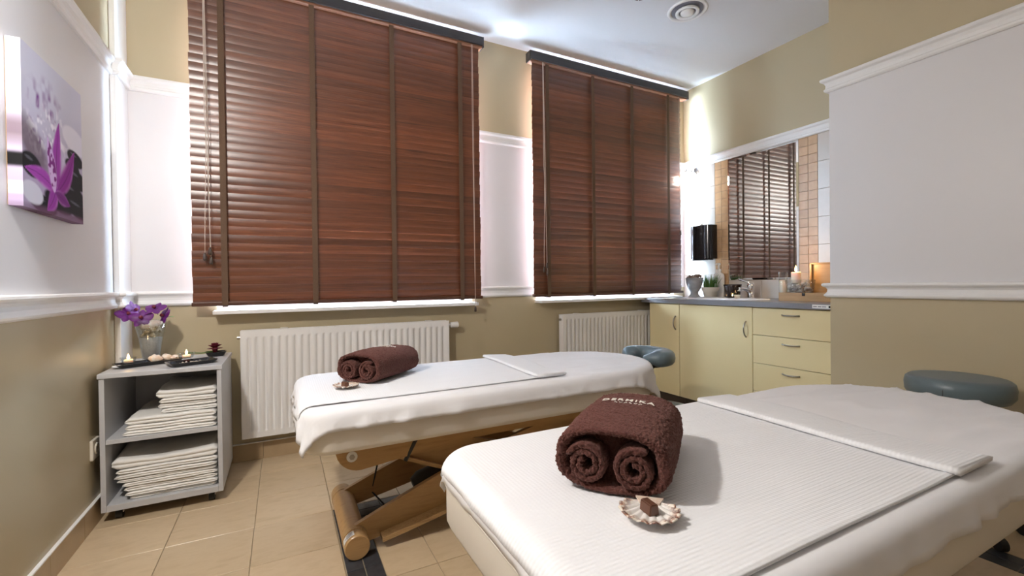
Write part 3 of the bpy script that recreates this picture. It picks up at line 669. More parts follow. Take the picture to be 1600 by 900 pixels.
def core_dist(Q):
    A = CORE; B = np.roll(CORE, -1, 0); D = B-A; LL = (D**2).sum(1)
    t = np.clip(((Q[:, None, :]-A[None])*D[None]).sum(2)/LL[None], 0, 1); NP = A[None]+D[None]*t[..., None]
    dd = np.linalg.norm(Q[:, None, :]-NP, axis=2); k = dd.argmin(1); I = np.arange(len(Q)); N = NP[I, k]; d = dd[I, k]
    x, y = Q[:, 0:1], Q[:, 1:2]
    crs = ((A[None, :, 1] > y) != (B[None, :, 1] > y)) & (x < (B[None, :, 0]-A[None, :, 0])*(y-A[None, :, 1])/(B[None, :, 1]-A[None, :, 1]+1e-12)+A[None, :, 0])
    ins = crs.sum(1) % 2 == 1
    return np.where(ins, -d, d), N
def drape(Q, top, off, flare=0.0):
    Q = np.array(Q, float); d, N = core_dist(Q); r = BR+off; out = np.zeros((len(Q), 3)); o = d > 0
    out[:, :2] = Q; out[:, 2] = top+off
    if o.any():
        n = (Q[o]-N[o])/np.maximum(d[o], 1e-6)[:, None]; a = d[o]; ang = np.minimum(a/r, PI/2); dn = np.maximum(a-r*PI/2, 0)
        rad = r*np.sin(ang)+dn*flare
        out[o, :2] = N[o]+n*rad[:, None]; out[o, 2] = top-BR+r*np.cos(ang)-dn*math.sqrt(1-flare*flare)
    return out, d
def cloth(name, xs, ys, top, off, m, label, cat, loc, wr=.004, flare=.12, thick=.002, warp=None, group=None, seed=0, rim=0):
    Q = [(x, y) for x in xs for y in ys]; Q2 = np.array([warp(x, y) for x, y in Q]) if warp else np.array(Q)
    P, d = drape(Q2, top, off, flare); nx, ny = len(xs), len(ys); rows = []
    for i in range(nx):
        row = []
        for j in range(ny):
            k = i*ny+j; p = Vector(P[k]); q = Q2[k]; dd = d[k]
            if dd > BR*1.4:
                s = min(1, (dd-BR*1.4)/.05); nn = Vector((*(P[k][:2]-np.clip(P[k][:2], (.3, -.1), (1.3, .1))), 0)).normalized()
                p += nn*abs(noise.noise((q[0]*14+seed, q[1]*14, 2)))*.022*s
            h = abs(noise.noise((q[0]*3.1+seed, q[1]*9, 0)))
            p.z += wr*(1-min(1, h*3.2))*(1 if dd < 0 else .2)*(min(1, max(0, (q[0]-1.06)/.1)) if name == 'bed_sheet' else 1)
            if rim:
                e = min(i, j, nx-1-i, ny-1-j)
                if e < 2: p.z += rim*(.7 if e == 0 else 1)*(dd < .01)
            row.append(p)
        rows.append(row)
    bm = bmesh.new(); grid(bm, rows)
    o = obj(name, bm, m, None, True, loc=loc, label=label, cat=cat)
    if group: o['group'] = group
    solidify(o, thick, 1); return o
def fr(a, b, n): return [a+(b-a)*i/(n-1) for i in range(n)]
def bar_arm(bm, x0, z0, x1, z1, w0, wm, y0, y1):
    n = 14; up_, lo = [], []
    dx, dz = x1-x0, z1-z0; L = math.hypot(dx, dz); nx_, nz_ = -dz/L, dx/L
    for k in range(n+1):
        s = k/n; wv = w0+(wm-w0)*math.sin(PI*s); cx_, cz_ = x0+dx*s, z0+dz*s
        up_.append((cx_+nx_*wv, cz_+nz_*wv)); lo.append((cx_-nx_*wv, cz_-nz_*wv))
    prism(bm, up_+lo[::-1], 'y', y0, y1); return lo
def massage_table(loc, top, label):
    t = thing('massage_table', loc, label, 'massage table', 'wooden electric massage tables')
    TH = .15
    prof = [(.25, top-.0), (.12, top), (BR, top)]+[(BR-BR*math.sin(a), top-BR+BR*math.cos(a)) for a in [PI/2*k/6 for k in range(1, 7)]]+[(0, top-TH+.02), (.006, top-TH+.006), (.02, top-TH), (.2, top-TH)]
    bm = bmesh.new(); rings = []
    cen = np.array([[min(max(x, .3), 1.3), 0.] for x, y in OUT])
    for ins_, z in prof:
        P = inset(OUT, ins_) if ins_ <= .12 else OUT+(cen-OUT)*.8
        rings.append([bm.verts.new((p[0], p[1], z)) for p in P])
    n = len(OUT)
    for a, b in zip(rings, rings[1:]):
        for k in range(n): bm.faces.new((a[k], a[(k+1) % n], b[(k+1) % n], b[k]))
    bm.faces.new(rings[0]); bm.faces.new(rings[-1][::-1])
    mt = obj('mattress', bm, M_CREAMV, t, True)
    for ins_, z in ((-.001, top-.045),):
        P = inset(OUT, ins_); bm = bmesh.new(); tube(bm, [(p[0], p[1], z) for p in list(P)+[P[0]]], .004, 6, False); obj('piping', bm, M_CREAMV, mt, True)
    zt = top-TH-.001
    # top frame rails with a rounded foot end
    for s in (-1, 1):
        yv = s*.235; poly = [(.60, zt-.055), (1.45, zt-.05), (1.62, zt-.02), (1.62, zt), (.11, zt)]
        for k in range(9): a = PI+PI/2*k/8; poly.append((.195+.085*math.cos(a), zt-.015+.085*math.sin(a)))
        r = obj('top_rail', prism(bmesh.new(), poly, 'y', yv-.016, yv+.016), M_BEECH, t)
        for q in (.165, 1.4):
            obj('bolt_washer', tb([(q, yv-s*-.0165, zt-.045), (q, yv+s*.021, zt-.045)], .019, 18), M_PLASTIC, r)
            obj('bolt', tb([(q, yv+s*.02, zt-.045), (q, yv+s*.025, zt-.045)], .010, 6), M_STEEL, r)
    obj('cross_board', bx((.13, -.218, zt-.02), (1.6, .218, zt-.002)), M_BEECH, t)
    # scissor arms: rising pair outside, falling pair inside
    for s in (-1, 1):
        for nm, a in (('rising_arm', (.18, .05, 1.33, zt-.05)), ('falling_arm', (1.33, .05, .30, zt-.055))):
            yv = s*(.165 if nm == 'rising_arm' else .125); bm = bmesh.new()
            lo = bar_arm(bm, *a, .038, .078, yv-.010, yv+.010)
            ar = obj(nm, bm, M_BEECH, t)
            bm = bmesh.new()
            side = sorted((yv+s*.0105, yv+s*(.060 if nm == 'rising_arm' else .035)))
            if nm == 'falling_arm': lo = [(x_, z_) for x_, z_ in [(p[0], p[1]) for p in bar_arm(bmesh.new(), *a, -.038, -.078, 0, .01)]]
            lo = lo[1:-1]
            prism(bm, lo+[(x_, z_+.016) for x_, z_ in lo[::-1]], 'y', *side); obj('ledge', bm, M_PLYEDGE, ar)
            q = lo[4]; obj('bolt', tb([(q[0], yv+s*.010, q[1]+.06), (q[0], yv+s*.017, q[1]+.06)], .011, 12), M_STEEL, ar)
    for q in (.18, 1.33):
        fb = obj('floor_bar', tb([(q, -.25, .046), (q, -.246, .046), (q, .236, .046), (q, .24, .046)], [.042, .045, .045, .042], 28), M_BEECH, t, 'auto')
        for yy in (-.185, .185):
            obj('collar', tb([(q, yy-.012, .047), (q, yy+.012, .047)], .0465, 28), M_PLYEDGE, fb, 'auto')
        if q < 1:
            st = obj('sticker', lt([(0, 0), (0, .001)], 3), M_PLASTIC, fb); bm = bmesh.new()
            grid(bm, [[(q+.0458*math.cos(a), y_, .046+.0458*math.sin(a)) for y_ in (-.235, -.205)] for a in [R(100+8*k) for k in range(9)]])
            st.data = bpy.data.meshes.new('sticker'); bm.to_mesh(st.data); bm.free(); st.data.materials.append(M_PLASTIC)
            for k in range(3):
                bm = bmesh.new(); grid(bm, [[(q+.0462*math.cos(a), y_, .046+.0462*math.sin(a)) for y_ in (-.231+.008*k, -.227+.008*k)] for a in [R(108+6*j) for j in range(6+2*(k % 2))]])
                obj('print_mark', bm, M_INK, st)
    obj('lever', tb([(.36, -.243, zt-.10), (.40, -.252, zt-.02), (.41, -.252, zt+.01)], [.008, .008, .008], 8), M_RUBBER, t, True)
    obj('motor', tb([(.45, 0, .12), (.48, 0, .13), (.75, 0, .2), (.78, 0, .21)], [.03, .045, .045, .03], 16), M_RUBBER, t, 'auto')
    obj('cable', tb([(.47, .02, .09), (.42, .06, .02), (.35, .10, .008), (.30, .16, .06), (.33, .15, .2), (.4, .1, .26)], .004, 6), M_RUBBER, t, True)
    return t
B1 = (.05, 1.945, 0); B2 = (.326, .705, 0); T1, T2 = .580, .590
t1 = massage_table(B1, T1, 'far massage table with cream mattress and curved plywood scissor legs')
massage_table(B2, T2, 'near massage table whose cream padded foot end is closest to the viewer')
# face cradle of the far table
def cradle(parent, x, y, z):
    bm = bmesh.new(); rows = []
    n = 36
    for k in range(n+1):
        a = R(-152)+R(304)*k/n; cx_, cy_ = x+.085*math.cos(a), y+.115*math.sin(a); e = math.sin(PI*min(1, max(0, k/n)))
        rr = .062*min(1, (.35+2.2*min(k, n-k)/n*2)) if min(k, n-k) < 6 else .062
        ring_ = []
        for j in range(16):
            b = 2*PI*j/16; q = math.copysign(abs(math.cos(b))**.8, math.cos(b))*rr; hz = math.copysign(abs(math.sin(b))**.8, math.sin(b))*.048*(rr/.062)
            ring_.append((cx_+q*math.cos(a), cy_+q*math.sin(a), z+hz))
        rows.append(ring_+[ring_[0]])
    V = grid(bm, rows); bm.faces.new(V[0][:-1]); bm.faces.new(V[-1][:-1]); bmesh.ops.remove_doubles(bm, verts=bm.verts[:], dist=1e-5)
    c = obj('face_cradle', bm, M_GREYV, parent, True, label='blue grey horseshoe face cushion')
    obj('cradle_plate', bx((x-.07, y-.08, z-.062), (x+.09, y+.08, z-.05), .01), M_RUBBER, c)
    obj('cradle_arm', tb([(x-.35, y-.05, z-.12), (x-.12, y-.05, z-.115), (x, y-.05, z-.062)], .010, 8), M_STEEL, c, True)
cradle(t1, 1.905, .075, .556)

# sheets and waffle towels on the tables
cloth('bed_sheet', fr(-.075, 1.79, 130), fr(-.408, .43, 64), T1, .003, M_SHEET, 'thin white sheet drooping over the sides of the far massage table', 'sheet', B1, wr=.003, flare=.18, seed=3)
def warp2(x, y): return (x, y*(1-.3*max(0, x-1.2)) if y > 0 else y)
cloth('bed_sheet', fr(-.032, 1.69, 130), fr(-.40, .385, 64), T2, .003, M_SHEET, 'thin crumpled white sheet under the waffle towel of the near massage table', 'sheet', B2, wr=.0075, flare=.12, seed=11, warp=warp2)
def warpb(x, y): return (x+.03*y+.006*math.sin(y*9), y+.004*math.sin(x*11))
cloth('waffle_towel', fr(-.02, 1.03, 90), fr(-.315, .37, 60), T2, .0075, M_WAFFLE, 'large white waffle towel over the foot half of the near massage table', 'towel', B2, wr=.002, flare=.05, thick=.003, rim=.0015, seed=21)
cloth('waffle_towel', fr(-.045, 1.06, 90), fr(-.275, .39, 60), T1, .0075, M_WAFFLE, 'large white waffle towel over the foot half of the far massage table', 'towel', B1, wr=.002, flare=.05, thick=.003, rim=.0015, seed=31)
def fold_band(loc, x0, x1, y0, y1, top, label, skew):
    # turned-back end: a flat folded band with a rolled leading edge
    n = 40; rows = []
    for j in range(n+1):
        y = y0+(y1-y0)*j/n; sk = skew*(j/n-.5)+.008*math.sin(y*7); wv = .003*math.sin(y*13)
        pr = []
        for k in range(9): a = -PI/2-PI*k/8; pr.append((x0+.008*math.cos(a), top+.0085+.008*math.sin(a)*.95))
        pr += [(x0+(x1-x0)*q, top+.0162-.006*q+wv*q) for q in (.15, .35, .6, .8, .95)]
        pr += [(x1+.004, top+.007+wv), (x1, top+.0015+wv*.3), (x1-.02, top+.001), (x0+.05, top+.001)]
        rows.append([(p[0]+sk, y, p[1]) for p in pr])
    bm = bmesh.new(); V = grid(bm, rows); 
    for i in range(n): bm.faces.new((V[i][-1], V[i+1][-1], V[i+1][0], V[i][0]))
    bm.faces.new(V[0]); bm.faces.new(V[-1][::-1])
    obj('folded_towel_end', bm, M_WAFFLE, None, True, loc=loc, label=label, cat='towel')
fold_band(B2, .885, 1.045, -.325, .318, T2+.0125, 'turned-back band at the end of the near waffle towel', .0)
fold_band(B1, .94, 1.08, -.285, .335, T1+.0125, 'turned-back band at the end of the far waffle towel', .0)

# ------------------------------------------------------------------ rolled brown towels
TXT = bpy.data.textures.new('terry loops', 'CLOUDS'); TXT.noise_scale = .005; TXT.noise_depth = 2
def fuzz(o, lv):
    sb = o.modifiers.new('smooth', 'SUBSURF'); sb.levels = sb.render_levels = lv
    d = o.modifiers.new('loops', 'DISPLACE'); d.texture = TXT; d.texture_coords = 'LOCAL'; d.strength = .008; d.mid_level = .5
def superprof(wd, ht, n=48):
    P = []
    for k in range(n):
        a = 2*PI*k/n; c, s = math.cos(a), math.sin(a); e = 2/2.7
        x_ = wd/2*math.copysign(abs(c)**e, c); z_ = ht/2*math.copysign(abs(s)**e, s)
        P.append((x_*(1.04 if z_ < 0 else 1), max(z_, -ht/2)+ht/2))
    return P
def rolled_towel(loc, rz, label, seed):
    t = thing('rolled_towel', loc, label, 'towel', 'rolled brown towels', rz)
    # local +x: away from the viewer end (axis), y: across
    Wd, Ht, L, TK = .214, .120, .335, .019
    SP = superprof(Wd, Ht); CZ = Ht/2
    def jit(p, a=.0022): return (p[0]+a*noise.noise((p[0]*40+seed, p[1]*40, p[2]*40)), p[1]+a*noise.noise((p[0]*40, p[1]*40+seed, p[2]*40)), max(0, p[2]+a*noise.noise((p[0]*40, p[1]*40, p[2]*40+seed))))
    def ringat(x, sc, szc=None, slump=0):
        return [jit((x, y*sc, CZ+(z-CZ)*sc*(szc or 1)-slump*(z > CZ)*(z-CZ)/CZ)) for y, z in SP]
    sh = lambda th: 1-th*2/Wd*1.25
    rows = [ringat(.05, sh(TK)), ringat(.012, sh(TK)), ringat(.004, sh(TK*.75)), ringat(0, sh(TK*.4)), ringat(.003, sh(.001)), ringat(.012, 1)]
    for k in range(1, 15):
        s = k/15; rows.append(ringat(.012+(L-.06)*s, 1+.012*math.sin(PI*s), slump=-.006*math.sin(PI*s*1.2)))
    for k in range(9): a = PI/2*k/8; rows.append(ringat(L-.045+.045*math.sin(a), .5+.5*math.cos(a)**.8 if k < 8 else .3))
    bm = bmesh.new(); V = grid(bm, [r+[r[0]] for r in rows]); bm.faces.new(V[-1][:-1]); bm.faces.new(V[0][:-1])
    bmesh.ops.remove_doubles(bm, verts=bm.verts[:], dist=1e-6)
    fuzz(obj('outer_wrap', bm, M_TERRY, t, True), 3)
    for s, off in ((1, .3), (-1, 2.2)):
        n = 46; cy_, cz_ = s*.0455, .050; rr = .0435; bm = bmesh.new(); turns = 2.15*2*PI
        rin, rout = [], []
        for k in range(n+1):
            q = k/n; a = off+s*q*turns; r_ = rr-.027*q; th = .0058
            rout.append((cy_+(r_)*math.cos(a), cz_+r_*math.sin(a)*1.02)); rin.append((cy_+max(r_-2*th, .002)*math.cos(a), cz_+max(r_-2*th, .002)*math.sin(a)*1.02))
        poly = [rout, rin]
        xs_ = [(.004, .35), (.0015, .75), (.004, 1), (.02, 1), (.06, 1)]
        rows = []
        for x_, f in [(.045, 1), (.006, 1), (.002, .8), (.0005, .45)]:
            rows.append([(x_, (o[0]+i[0])/2+(o[0]-i[0])/2*f, (o[1]+i[1])/2+(o[1]-i[1])/2*f) for o, i in zip(rout, rin)])
        for x_, f in [(.0005, -.45), (.002, -.8), (.006, -1), (.045, -1)]:
            rows.append([(x_, (o[0]+i[0])/2+(o[0]-i[0])/2*f, (o[1]+i[1])/2+(o[1]-i[1])/2*f) for o, i in zip(rout, rin)])
        rows = [[jit((p[0]-.003, p[1], p[2]), .0016) for p in r] for r in rows]
        V = grid(bm, rows); bm.faces.new([V[k][0] for k in range(8)]); bm.faces.new([V[k][-1] for k in range(8)])
        fuzz(obj('inner_roll', bm, M_TERRY, t, True), 2)
    # embroidered lettering lying on the top of the wrap
    def lettering(txt, size, x, ytot):
        cu = bpy.data.curves.new('t', 'FONT'); cu.body = txt; cu.size = size; cu.align_x = 'CENTER'; cu.extrude = 0; cu.resolution_u = 3; cu.space_character = 1.25; cu.offset = .0002
        o = bpy.data.objects.new('t', cu); COL.objects.link(o); dg = bpy.context.evaluated_depsgraph_get(); me = bpy.data.meshes.new_from_object(o.evaluated_get(dg))
        bpy.data.objects.remove(o)
        bm = bmesh.new(); bm.from_mesh(me); bmesh.ops.triangulate(bm, faces=bm.faces[:]); bmesh.ops.subdivide_edges(bm, edges=[e for e in bm.edges if e.calc_length() > .004], cuts=1)
        for v in bm.verts:
            yy = -v.co.x; xx = x+v.co.y; ay = min(abs(yy)/(Wd/2), .97); zz = CZ+CZ*(1-ay**2.7)**(1/2.7)*1.012+.0088
            v.co = (xx, yy, zz)
        return bm
    bm = lettering('DERMIKA', .0235, .188, 0); o = obj('embroidery', bm, M_THREAD, t); solidify(o, .0012)
    bm = bmesh.new(); pts = []
    for k in range(30):
        yy = .026-.062*k/29; pts.append((.174+.0035*math.sin(k*1.7)*(1 if k % 7 else .2), yy, CZ+CZ*(1-(abs(yy)/(Wd/2))**2.7)**(1/2.7)*1.012+.0085))
    for a in range(0, 28, 5): tube(bm, pts[a:a+4], .0008, 5)
    obj('embroidery_flourish', bm, M_THREAD, t)
rolled_towel((.538, .655, T2+.0145), R(38), 'dark brown towel roll with ivory lettering on the near massage table', 1)
rolled_towel((.275, 1.955, T1+.0145), R(43), 'dark brown towel roll with lettering on the far massage table', 9)

# ------------------------------------------------------------------ scallop shells with chocolate
def shell_mat():
    m = mat('speckled scallop', (.8, .72, .62), .35); v = coords(m); ln_ = nd(m, 'ShaderNodeVectorMath', operation='LENGTH'); ln(m, v, ln_.inputs[0])
    f = noise_tex(m, v, 75, 3, .6); mr_ = nd(m, 'ShaderNodeMapRange'); mr_.inputs[1].default_value = .032; mr_.inputs[2].default_value = .046; ln(m, ln_.outputs['Value'], mr_.inputs[0])
    c1 = ramp(m, f, [(.44, (.80, .72, .62)), (.5, (.42, .20, .12)), (.56, (.12, .05, .045)), (.66, (.78, .66, .55))]); mx = nd(m, 'ShaderNodeMix', data_type='RGBA')
    ln(m, mr_.outputs[0], mx.inputs['Factor']); mx.inputs['A'].default_value = (.84, .80, .76, 1); ln(m, c1, mx.inputs['B']); ln(m, mx.outputs['Result'], bsdf(m).inputs['Base Color']); return m
M_SCALLOP = shell_mat()
def scallop(loc, rz, label, tilt=0):
    t = thing('scallop_shell', loc, label, 'shell', 'scallop shells on the massage tables', rz)
    bm = bmesh.new(); rows = []; nr, na = 12, 132
    for i in range(nr+1):
        s = i/nr; row = []
        for j in range(na+1):
            a = R(-118)+R(236)*j/na; rib = math.cos(j/na*11*2*PI)
            edge = .052*(1-.10*(abs(a)/R(118))**3)*(1+.035*rib*s)
            # fan drawn from the hinge at (0,.042)
            hx, hy = 0, .040; ex, ey = edge*math.sin(a), -edge*math.cos(a)
            x_, y_ = hx+(ex-hx)*s, hy+(ey-hy)*s; rr = math.hypot(x_, y_)/.052
            z_ = .004+.010*rr**2*(.9 if rr < 1.2 else 1)+.0016*rib*s
            row.append((x_, y_, z_))
        rows.append(row)
    grid(bm, rows); o = obj('valve', bm, M_SCALLOP, t, True); solidify(o, .0022, -1)
    bm = bmesh.new(); prism(bm, [(-.017, .022), (.017, .022), (.024, .044), (-.024, .044)], 'z', .0095, .0125); obj('hinge_ears', bm, M_SHELLW, t)
scallop((.550, .566, T2+.0125), R(-45), 'speckled scallop shell holding a chocolate before the near brown towel')
scallop((.225, 1.895, T1+.012), R(-50), 'speckled scallop shell holding a chocolate before the far brown towel')
for p, lb, rz in (((.549, .565, T2+.0190), 'brown chocolate block lying in the near scallop shell', R(-8)), ((.218, 1.888, T1+.0185), 'brown chocolate block lying in the far scallop shell', R(25))):
    bm = bmesh.new(); prism(bm, [(-.010, 0), (.010, 0), (.0075, .019), (-.0075, .019)], 'y', -.015, .015); bmesh.ops.recalc_face_normals(bm, faces=bm.faces[:]); bmesh.ops.bevel(bm, geom=bm.edges[:], offset=.0018, segments=2, affect='EDGES')
    obj('chocolate', bm, M_CHOC, None, False, loc=p, rot=(0, 0, rz), label=lb, cat='chocolate', group='chocolates in shells')

# ------------------------------------------------------------------ stools
def stool(loc, h, label, seam=True):
    t = thing('round_stool', loc, label, 'stool', 'blue grey round stools')
    obj('seat', lt([(0, h), (.12, h), (.15, h-.003), (.161, h-.012), (.166, h-.035), (.164, h-.065), (.15, h-.085), (.12, h-.09), (0, h-.09)], 40), M_GREYV, t, True)
    obj('seat_plate', lt([(0, h-.089), (.11, h-.089), (.11, h-.1), (0, h-.1)], 24), M_RUBBER, t)
    obj('gas_column', lt([(.014, h-.1), (.014, .2), (.026, .2), (.026, .06), (0, .06)], 18), M_CHROME, t, 'auto')
    for k in range(5):
        a = 2*PI*k/5+.3; c, s = math.cos(a), math.sin(a)
        l = obj('leg', tb([(0, 0, .085), (.1*c, .1*s, .075), (.19*c, .19*s, .058)], [.02, .016, .012], 8), M_CHROME, t, True)
        obj('caster', tb([(.19*c-.012*s, .19*s+.012*c, .024), (.19*c+.012*s, .19*s-.012*c, .024)], .024, 14), M_RUBBER, l)
        obj('caster_stem', tb([(.19*c, .19*s, .03), (.19*c, .19*s, .058)], .006, 8), M_RUBBER, l)
    obj('seam', tb([(-.1655, -.01, h-.075), (-.166, -.01, h-.04), (-.158, -.01, h-.014)], .0012, 6), M_RUBBER, t)
stool((2.44, .780, 0), .602, 'blue grey round stool between the near massage table and the right wall')
stool((1.86, 1.80, 0), .315, 'low blue grey stool tucked under the head of the far massage table')

# ------------------------------------------------------------------ trolley with linen
TX0, TX1, TY0, TY1, TZ = -.695, -.258, 2.47, 2.925, .64
tr = thing('shelf_trolley', ((TX0+TX1)/2, (TY0+TY1)/2, 0), 'grey open shelf trolley on casters in the corner full of white linen', 'trolley')
wx, wy = (TX1-TX0)/2, (TY1-TY0)/2
obj('top_board', bx((-wx-.004, -wy-.006, TZ-.02), (wx+.004, wy, TZ), .002), M_GREYB, tr)
obj('side_panel', bx((-wx, -wy, .05), (-wx+.018, wy, TZ-.0205), .001), M_GREYB, tr); obj('side_panel', bx((wx-.018, -wy, .05), (wx, wy, TZ-.0205), .001), M_GREYB, tr)
obj('bottom_board', bx((-wx+.0185, -wy, .05), (wx-.0185, wy, .076), .001), M_GREYB, tr)
obj('shelf', bx((-wx+.0185, -wy+.002, .337), (wx-.0185, wy-.004, .356), .001), M_GREYB, tr)
obj('back_board', bx((-wx+.0185, wy-.004, .08), (wx-.0185, wy-.001, TZ-.021)), M_GREYB, tr)
for sx in (-1, 1):
    for sy in (-1, 1):
        c = obj('caster', tb([(sx*(wx-.05)-.012, sy*(wy-.05), .021), (sx*(wx-.05)+.012, sy*(wy-.05), .021)], .021, 16), M_RUBBER, tr, 'auto')
        obj('caster_fork', bx((sx*(wx-.05)-.015, sy*(wy-.05)-.008, .022), (sx*(wx-.05)+.015, sy*(wy-.05)+.012, .05), .003), M_CHROME, c)
def folded(x0, x1, y0, y1, z0, h, label, group, seed, sag=0., layers=2):
    cx_, cy_ = (x0+x1)/2, (y0+y1)/2; nx, ny = 22, 14; hx_, hy_ = (x1-x0)/2, (y1-y0)/2
    prof = [(-1, .04)]
    bm = bmesh.new(); rows = []
    # cross profile front to back: folded front edge with layer creases
    pr = []
    for k in range(layers*6+1):
        q = k/(layers*6); b = abs(math.sin(PI*q*layers)); pr.append((-hy_-.006*b**.6+.004, q))
    for j in range(1, ny): pr.append((-hy_+2*hy_*j/ny, 1))
    pr += [(hy_, .9), (hy_, .1)]
    for j in range(ny-1, 0, -1): pr.append((-hy_+2*hy_*j/ny, 0))
    for i in range(nx+1):
        u = -1+2*i/nx; row = []; ed = min(1, (1-abs(u))/.06+.25)
        for y_, q in pr:
            wob = .004*noise.noise((u*2.2, y_*8, seed)); wz = .0035*noise.noise((u*2+seed, y_*9, 5))
            sg = sag*(u*u)*(.3+.7*(y_+hy_)/(2*hy_))
            zz = h*((q-.5)*ed+.5)+wz*q*1.0*(h/.02)**.3+sg*q
            row.append((hx_*u+wob*2+.003*noise.noise((seed, y_*20, u)), y_+wob, max(0.0002, zz)))
        rows.append(row+[row[0]])
    V = grid(bm, rows); bm.faces.new(V[0][:-1]); bm.faces.new(V[-1][:-1]); bmesh.ops.remove_doubles(bm, verts=bm.verts[:], dist=1e-6)
    obj('folded_linen', bm, M_LINEN, None, True, loc=(cx_, cy_, z0), label=label, cat='linen', group=group)
ords = ['lowest', 'second from below', 'third from below', 'fourth from below', 'fifth from below', 'sixth from below', 'seventh from below', 'topmost']
z = .0765; rnd = random.Random(2)
for k in range(8):
    h = (.014, .016, .02, .017, .014, .018, .020, .030)[k]; a = (.075, .055, .05, .045, .03, .02, .025, .015)[k]
    folded(TX0+.02+a, TX1-.022-rnd.uniform(0, .006), TY0+.02+rnd.uniform(0, .012), TY1-.04, z, h, 'white folded sheet, %s in the pile on the bottom shelf' % ords[k], 'sheets on the bottom shelf', k*3.1, sag=.05 if k == 7 else 0)
    z += h+.0028
z = .3565; o3 = ['lowest', 'middle', 'topmost']
for k in range(3):
    h = (.02, .021, .027)[k]; a = (.05, .055, .06)[k]
    folded(TX0+.02+a, TX1-.022-.002*k, TY0+.012+.006*k, TY1-.04, z, h, 'wide white folded towel, %s of the three on the upper shelf' % o3[k], 'wide towels on the upper shelf', 30+k*2.3); z += h+.0028
o4 = ['lowest', 'second from below', 'third from below', 'topmost and thickest']
for k in range(4):
    h = (.018, .021, .02, .030)[k]; a = (.175, .17, .172, .16)[k]
    folded(TX0+.02+a, TX1-.024-.003*(k % 2), TY0+.05+.008*(k % 2), TY1-.05, z, h, 'small white folded towel, %s of the short pile on the upper shelf' % o4[k], 'small towels on the upper shelf', 50+k*1.7, sag=.02 if k == 3 else 0); z += h+.0028

# things on the trolley top (z = TZ)
def tray(c, sx, sy, rz, label, h=.018):
    t = thing('black_tray', (*c, TZ), label, 'tray', 'black trays on the trolley', rz)
    bm = bmesh.new(); rows = []
    for ox, z_ in ((-.012, 0), (0, h*.85), (.002, h), (-.003, h), (-.016, .004)):
        a, b = sx/2+ox, sy/2+ox; r_ = .012; ring_ = []
        for qx, qy, a0 in ((1, 1, 0), (-1, 1, 90), (-1, -1, 180), (1, -1, 270)):
            for k in range(5): an = R(a0+90*k/4); ring_.append((qx*(a-r_)+r_*math.cos(an), qy*(b-r_)+r_*math.sin(an), z_))
        rows.append(ring_+[ring_[0]])
    V = grid(bm, rows); bm.faces.new(V[0][:-1]); bm.faces.new(V[-1][:-1]); bmesh.ops.remove_doubles(bm, verts=bm.verts[:], dist=1e-6)
    obj('dish', bm, M_BLACKP, t, 'auto'); return t
ta = tray((-.565, 2.665), .25, .10, R(28), 'long black tray with lit tealight and seashells on the trolley')
tb_ = tray((-.385, 2.565), .185, .11, R(24), 'black tray with lit glass candle and gravel at the trolley edge')
bits(50, .045, .004, .006, .006, M_GRAVEL, 'gravel', tb_, seed=12)
td = tray((-.315, 2.80), .09, .07, R(10), 'small square black dish under the dried red flower', h=.025)
def candle(c, z0, label, R0, power):
    t = thing('glass_candle_holder', (*c, z0), label, 'candle holder', 'glass candle holders on the trolley')
    obj('glass', lt([(0, 0), (R0*.6, 0), (R0*.75, .006), (R0*.5, .012), (R0*.8, .02), (R0, .036), (R0*1.05, .042), (R0*.97, .042), (R0*.75, .022), (0, .016)], 24), M_GLASS, t, True)
    w_ = obj('tealight', lt([(0, .017), (.017, .017), (.017, .031), (.014, .029), (0, .029)], 18), M_WAX, t, True)
    obj('flame', lt([(0, .031), (.004, .036), (.0052, .042), (.003, .051), (0, .058)], 10), M_FLAME, w_, True)
    point('candle_flame_light', (c[0], c[1], z0+.05), power, .008, WARM)
candle((-.632, 2.625), TZ+.0045, 'small lit glass candle holder on the long black tray', .030, .18)
candle((-.412, 2.615), TZ+.009, 'lit glass candle holder on the gravel tray', .034, .22)
# seashells on the long tray
for k, (x_, y_, s_, lb) in enumerate(((-.54, 2.665, .026, 'flat white fan shell lying on the long black tray'), (-.505, 2.70, .023, 'orange tinted spiral shell lying on the long black tray'), (-.475, 2.705, .018, 'knobbly white shell at the end of the long black tray'))):
    bm = bmesh.new(); rows = []
    for i in range(15):
        q = i/14; r_ = s_*(.15+math.sin(PI*q)**.8*(1-.35*q)); rows.append([(s_*2.2*(q-.5), r_*math.cos(2*PI*j/14)*(1+.12*math.cos(5*2*PI*j/14)), r_*.75*math.sin(2*PI*j/14)*(1+.15*math.cos(6*q*PI))) for j in range(15)])
    grid(bm, rows); o = obj('seashell', bm, M_SHELLW, None, True, loc=(x_, y_, TZ+.004+s_*.85), rot=(0, R(8), k*1.1), label=lb, cat='shell', group='shells on the trolley tray')
bm = bmesh.new(); bmesh.ops.create_icosphere(bm, subdivisions=3, radius=1, matrix=Matrix.Diagonal((.02, .014, .006, 1)))
for v in bm.verts: v.co *= 1+.12*noise.noise(v.co*60)
obj('pebble', bm, M_CERAM, None, True, loc=(-.665, 2.595, TZ+.0105), label='flat white pebble at the near end of the long black tray', cat='pebble')
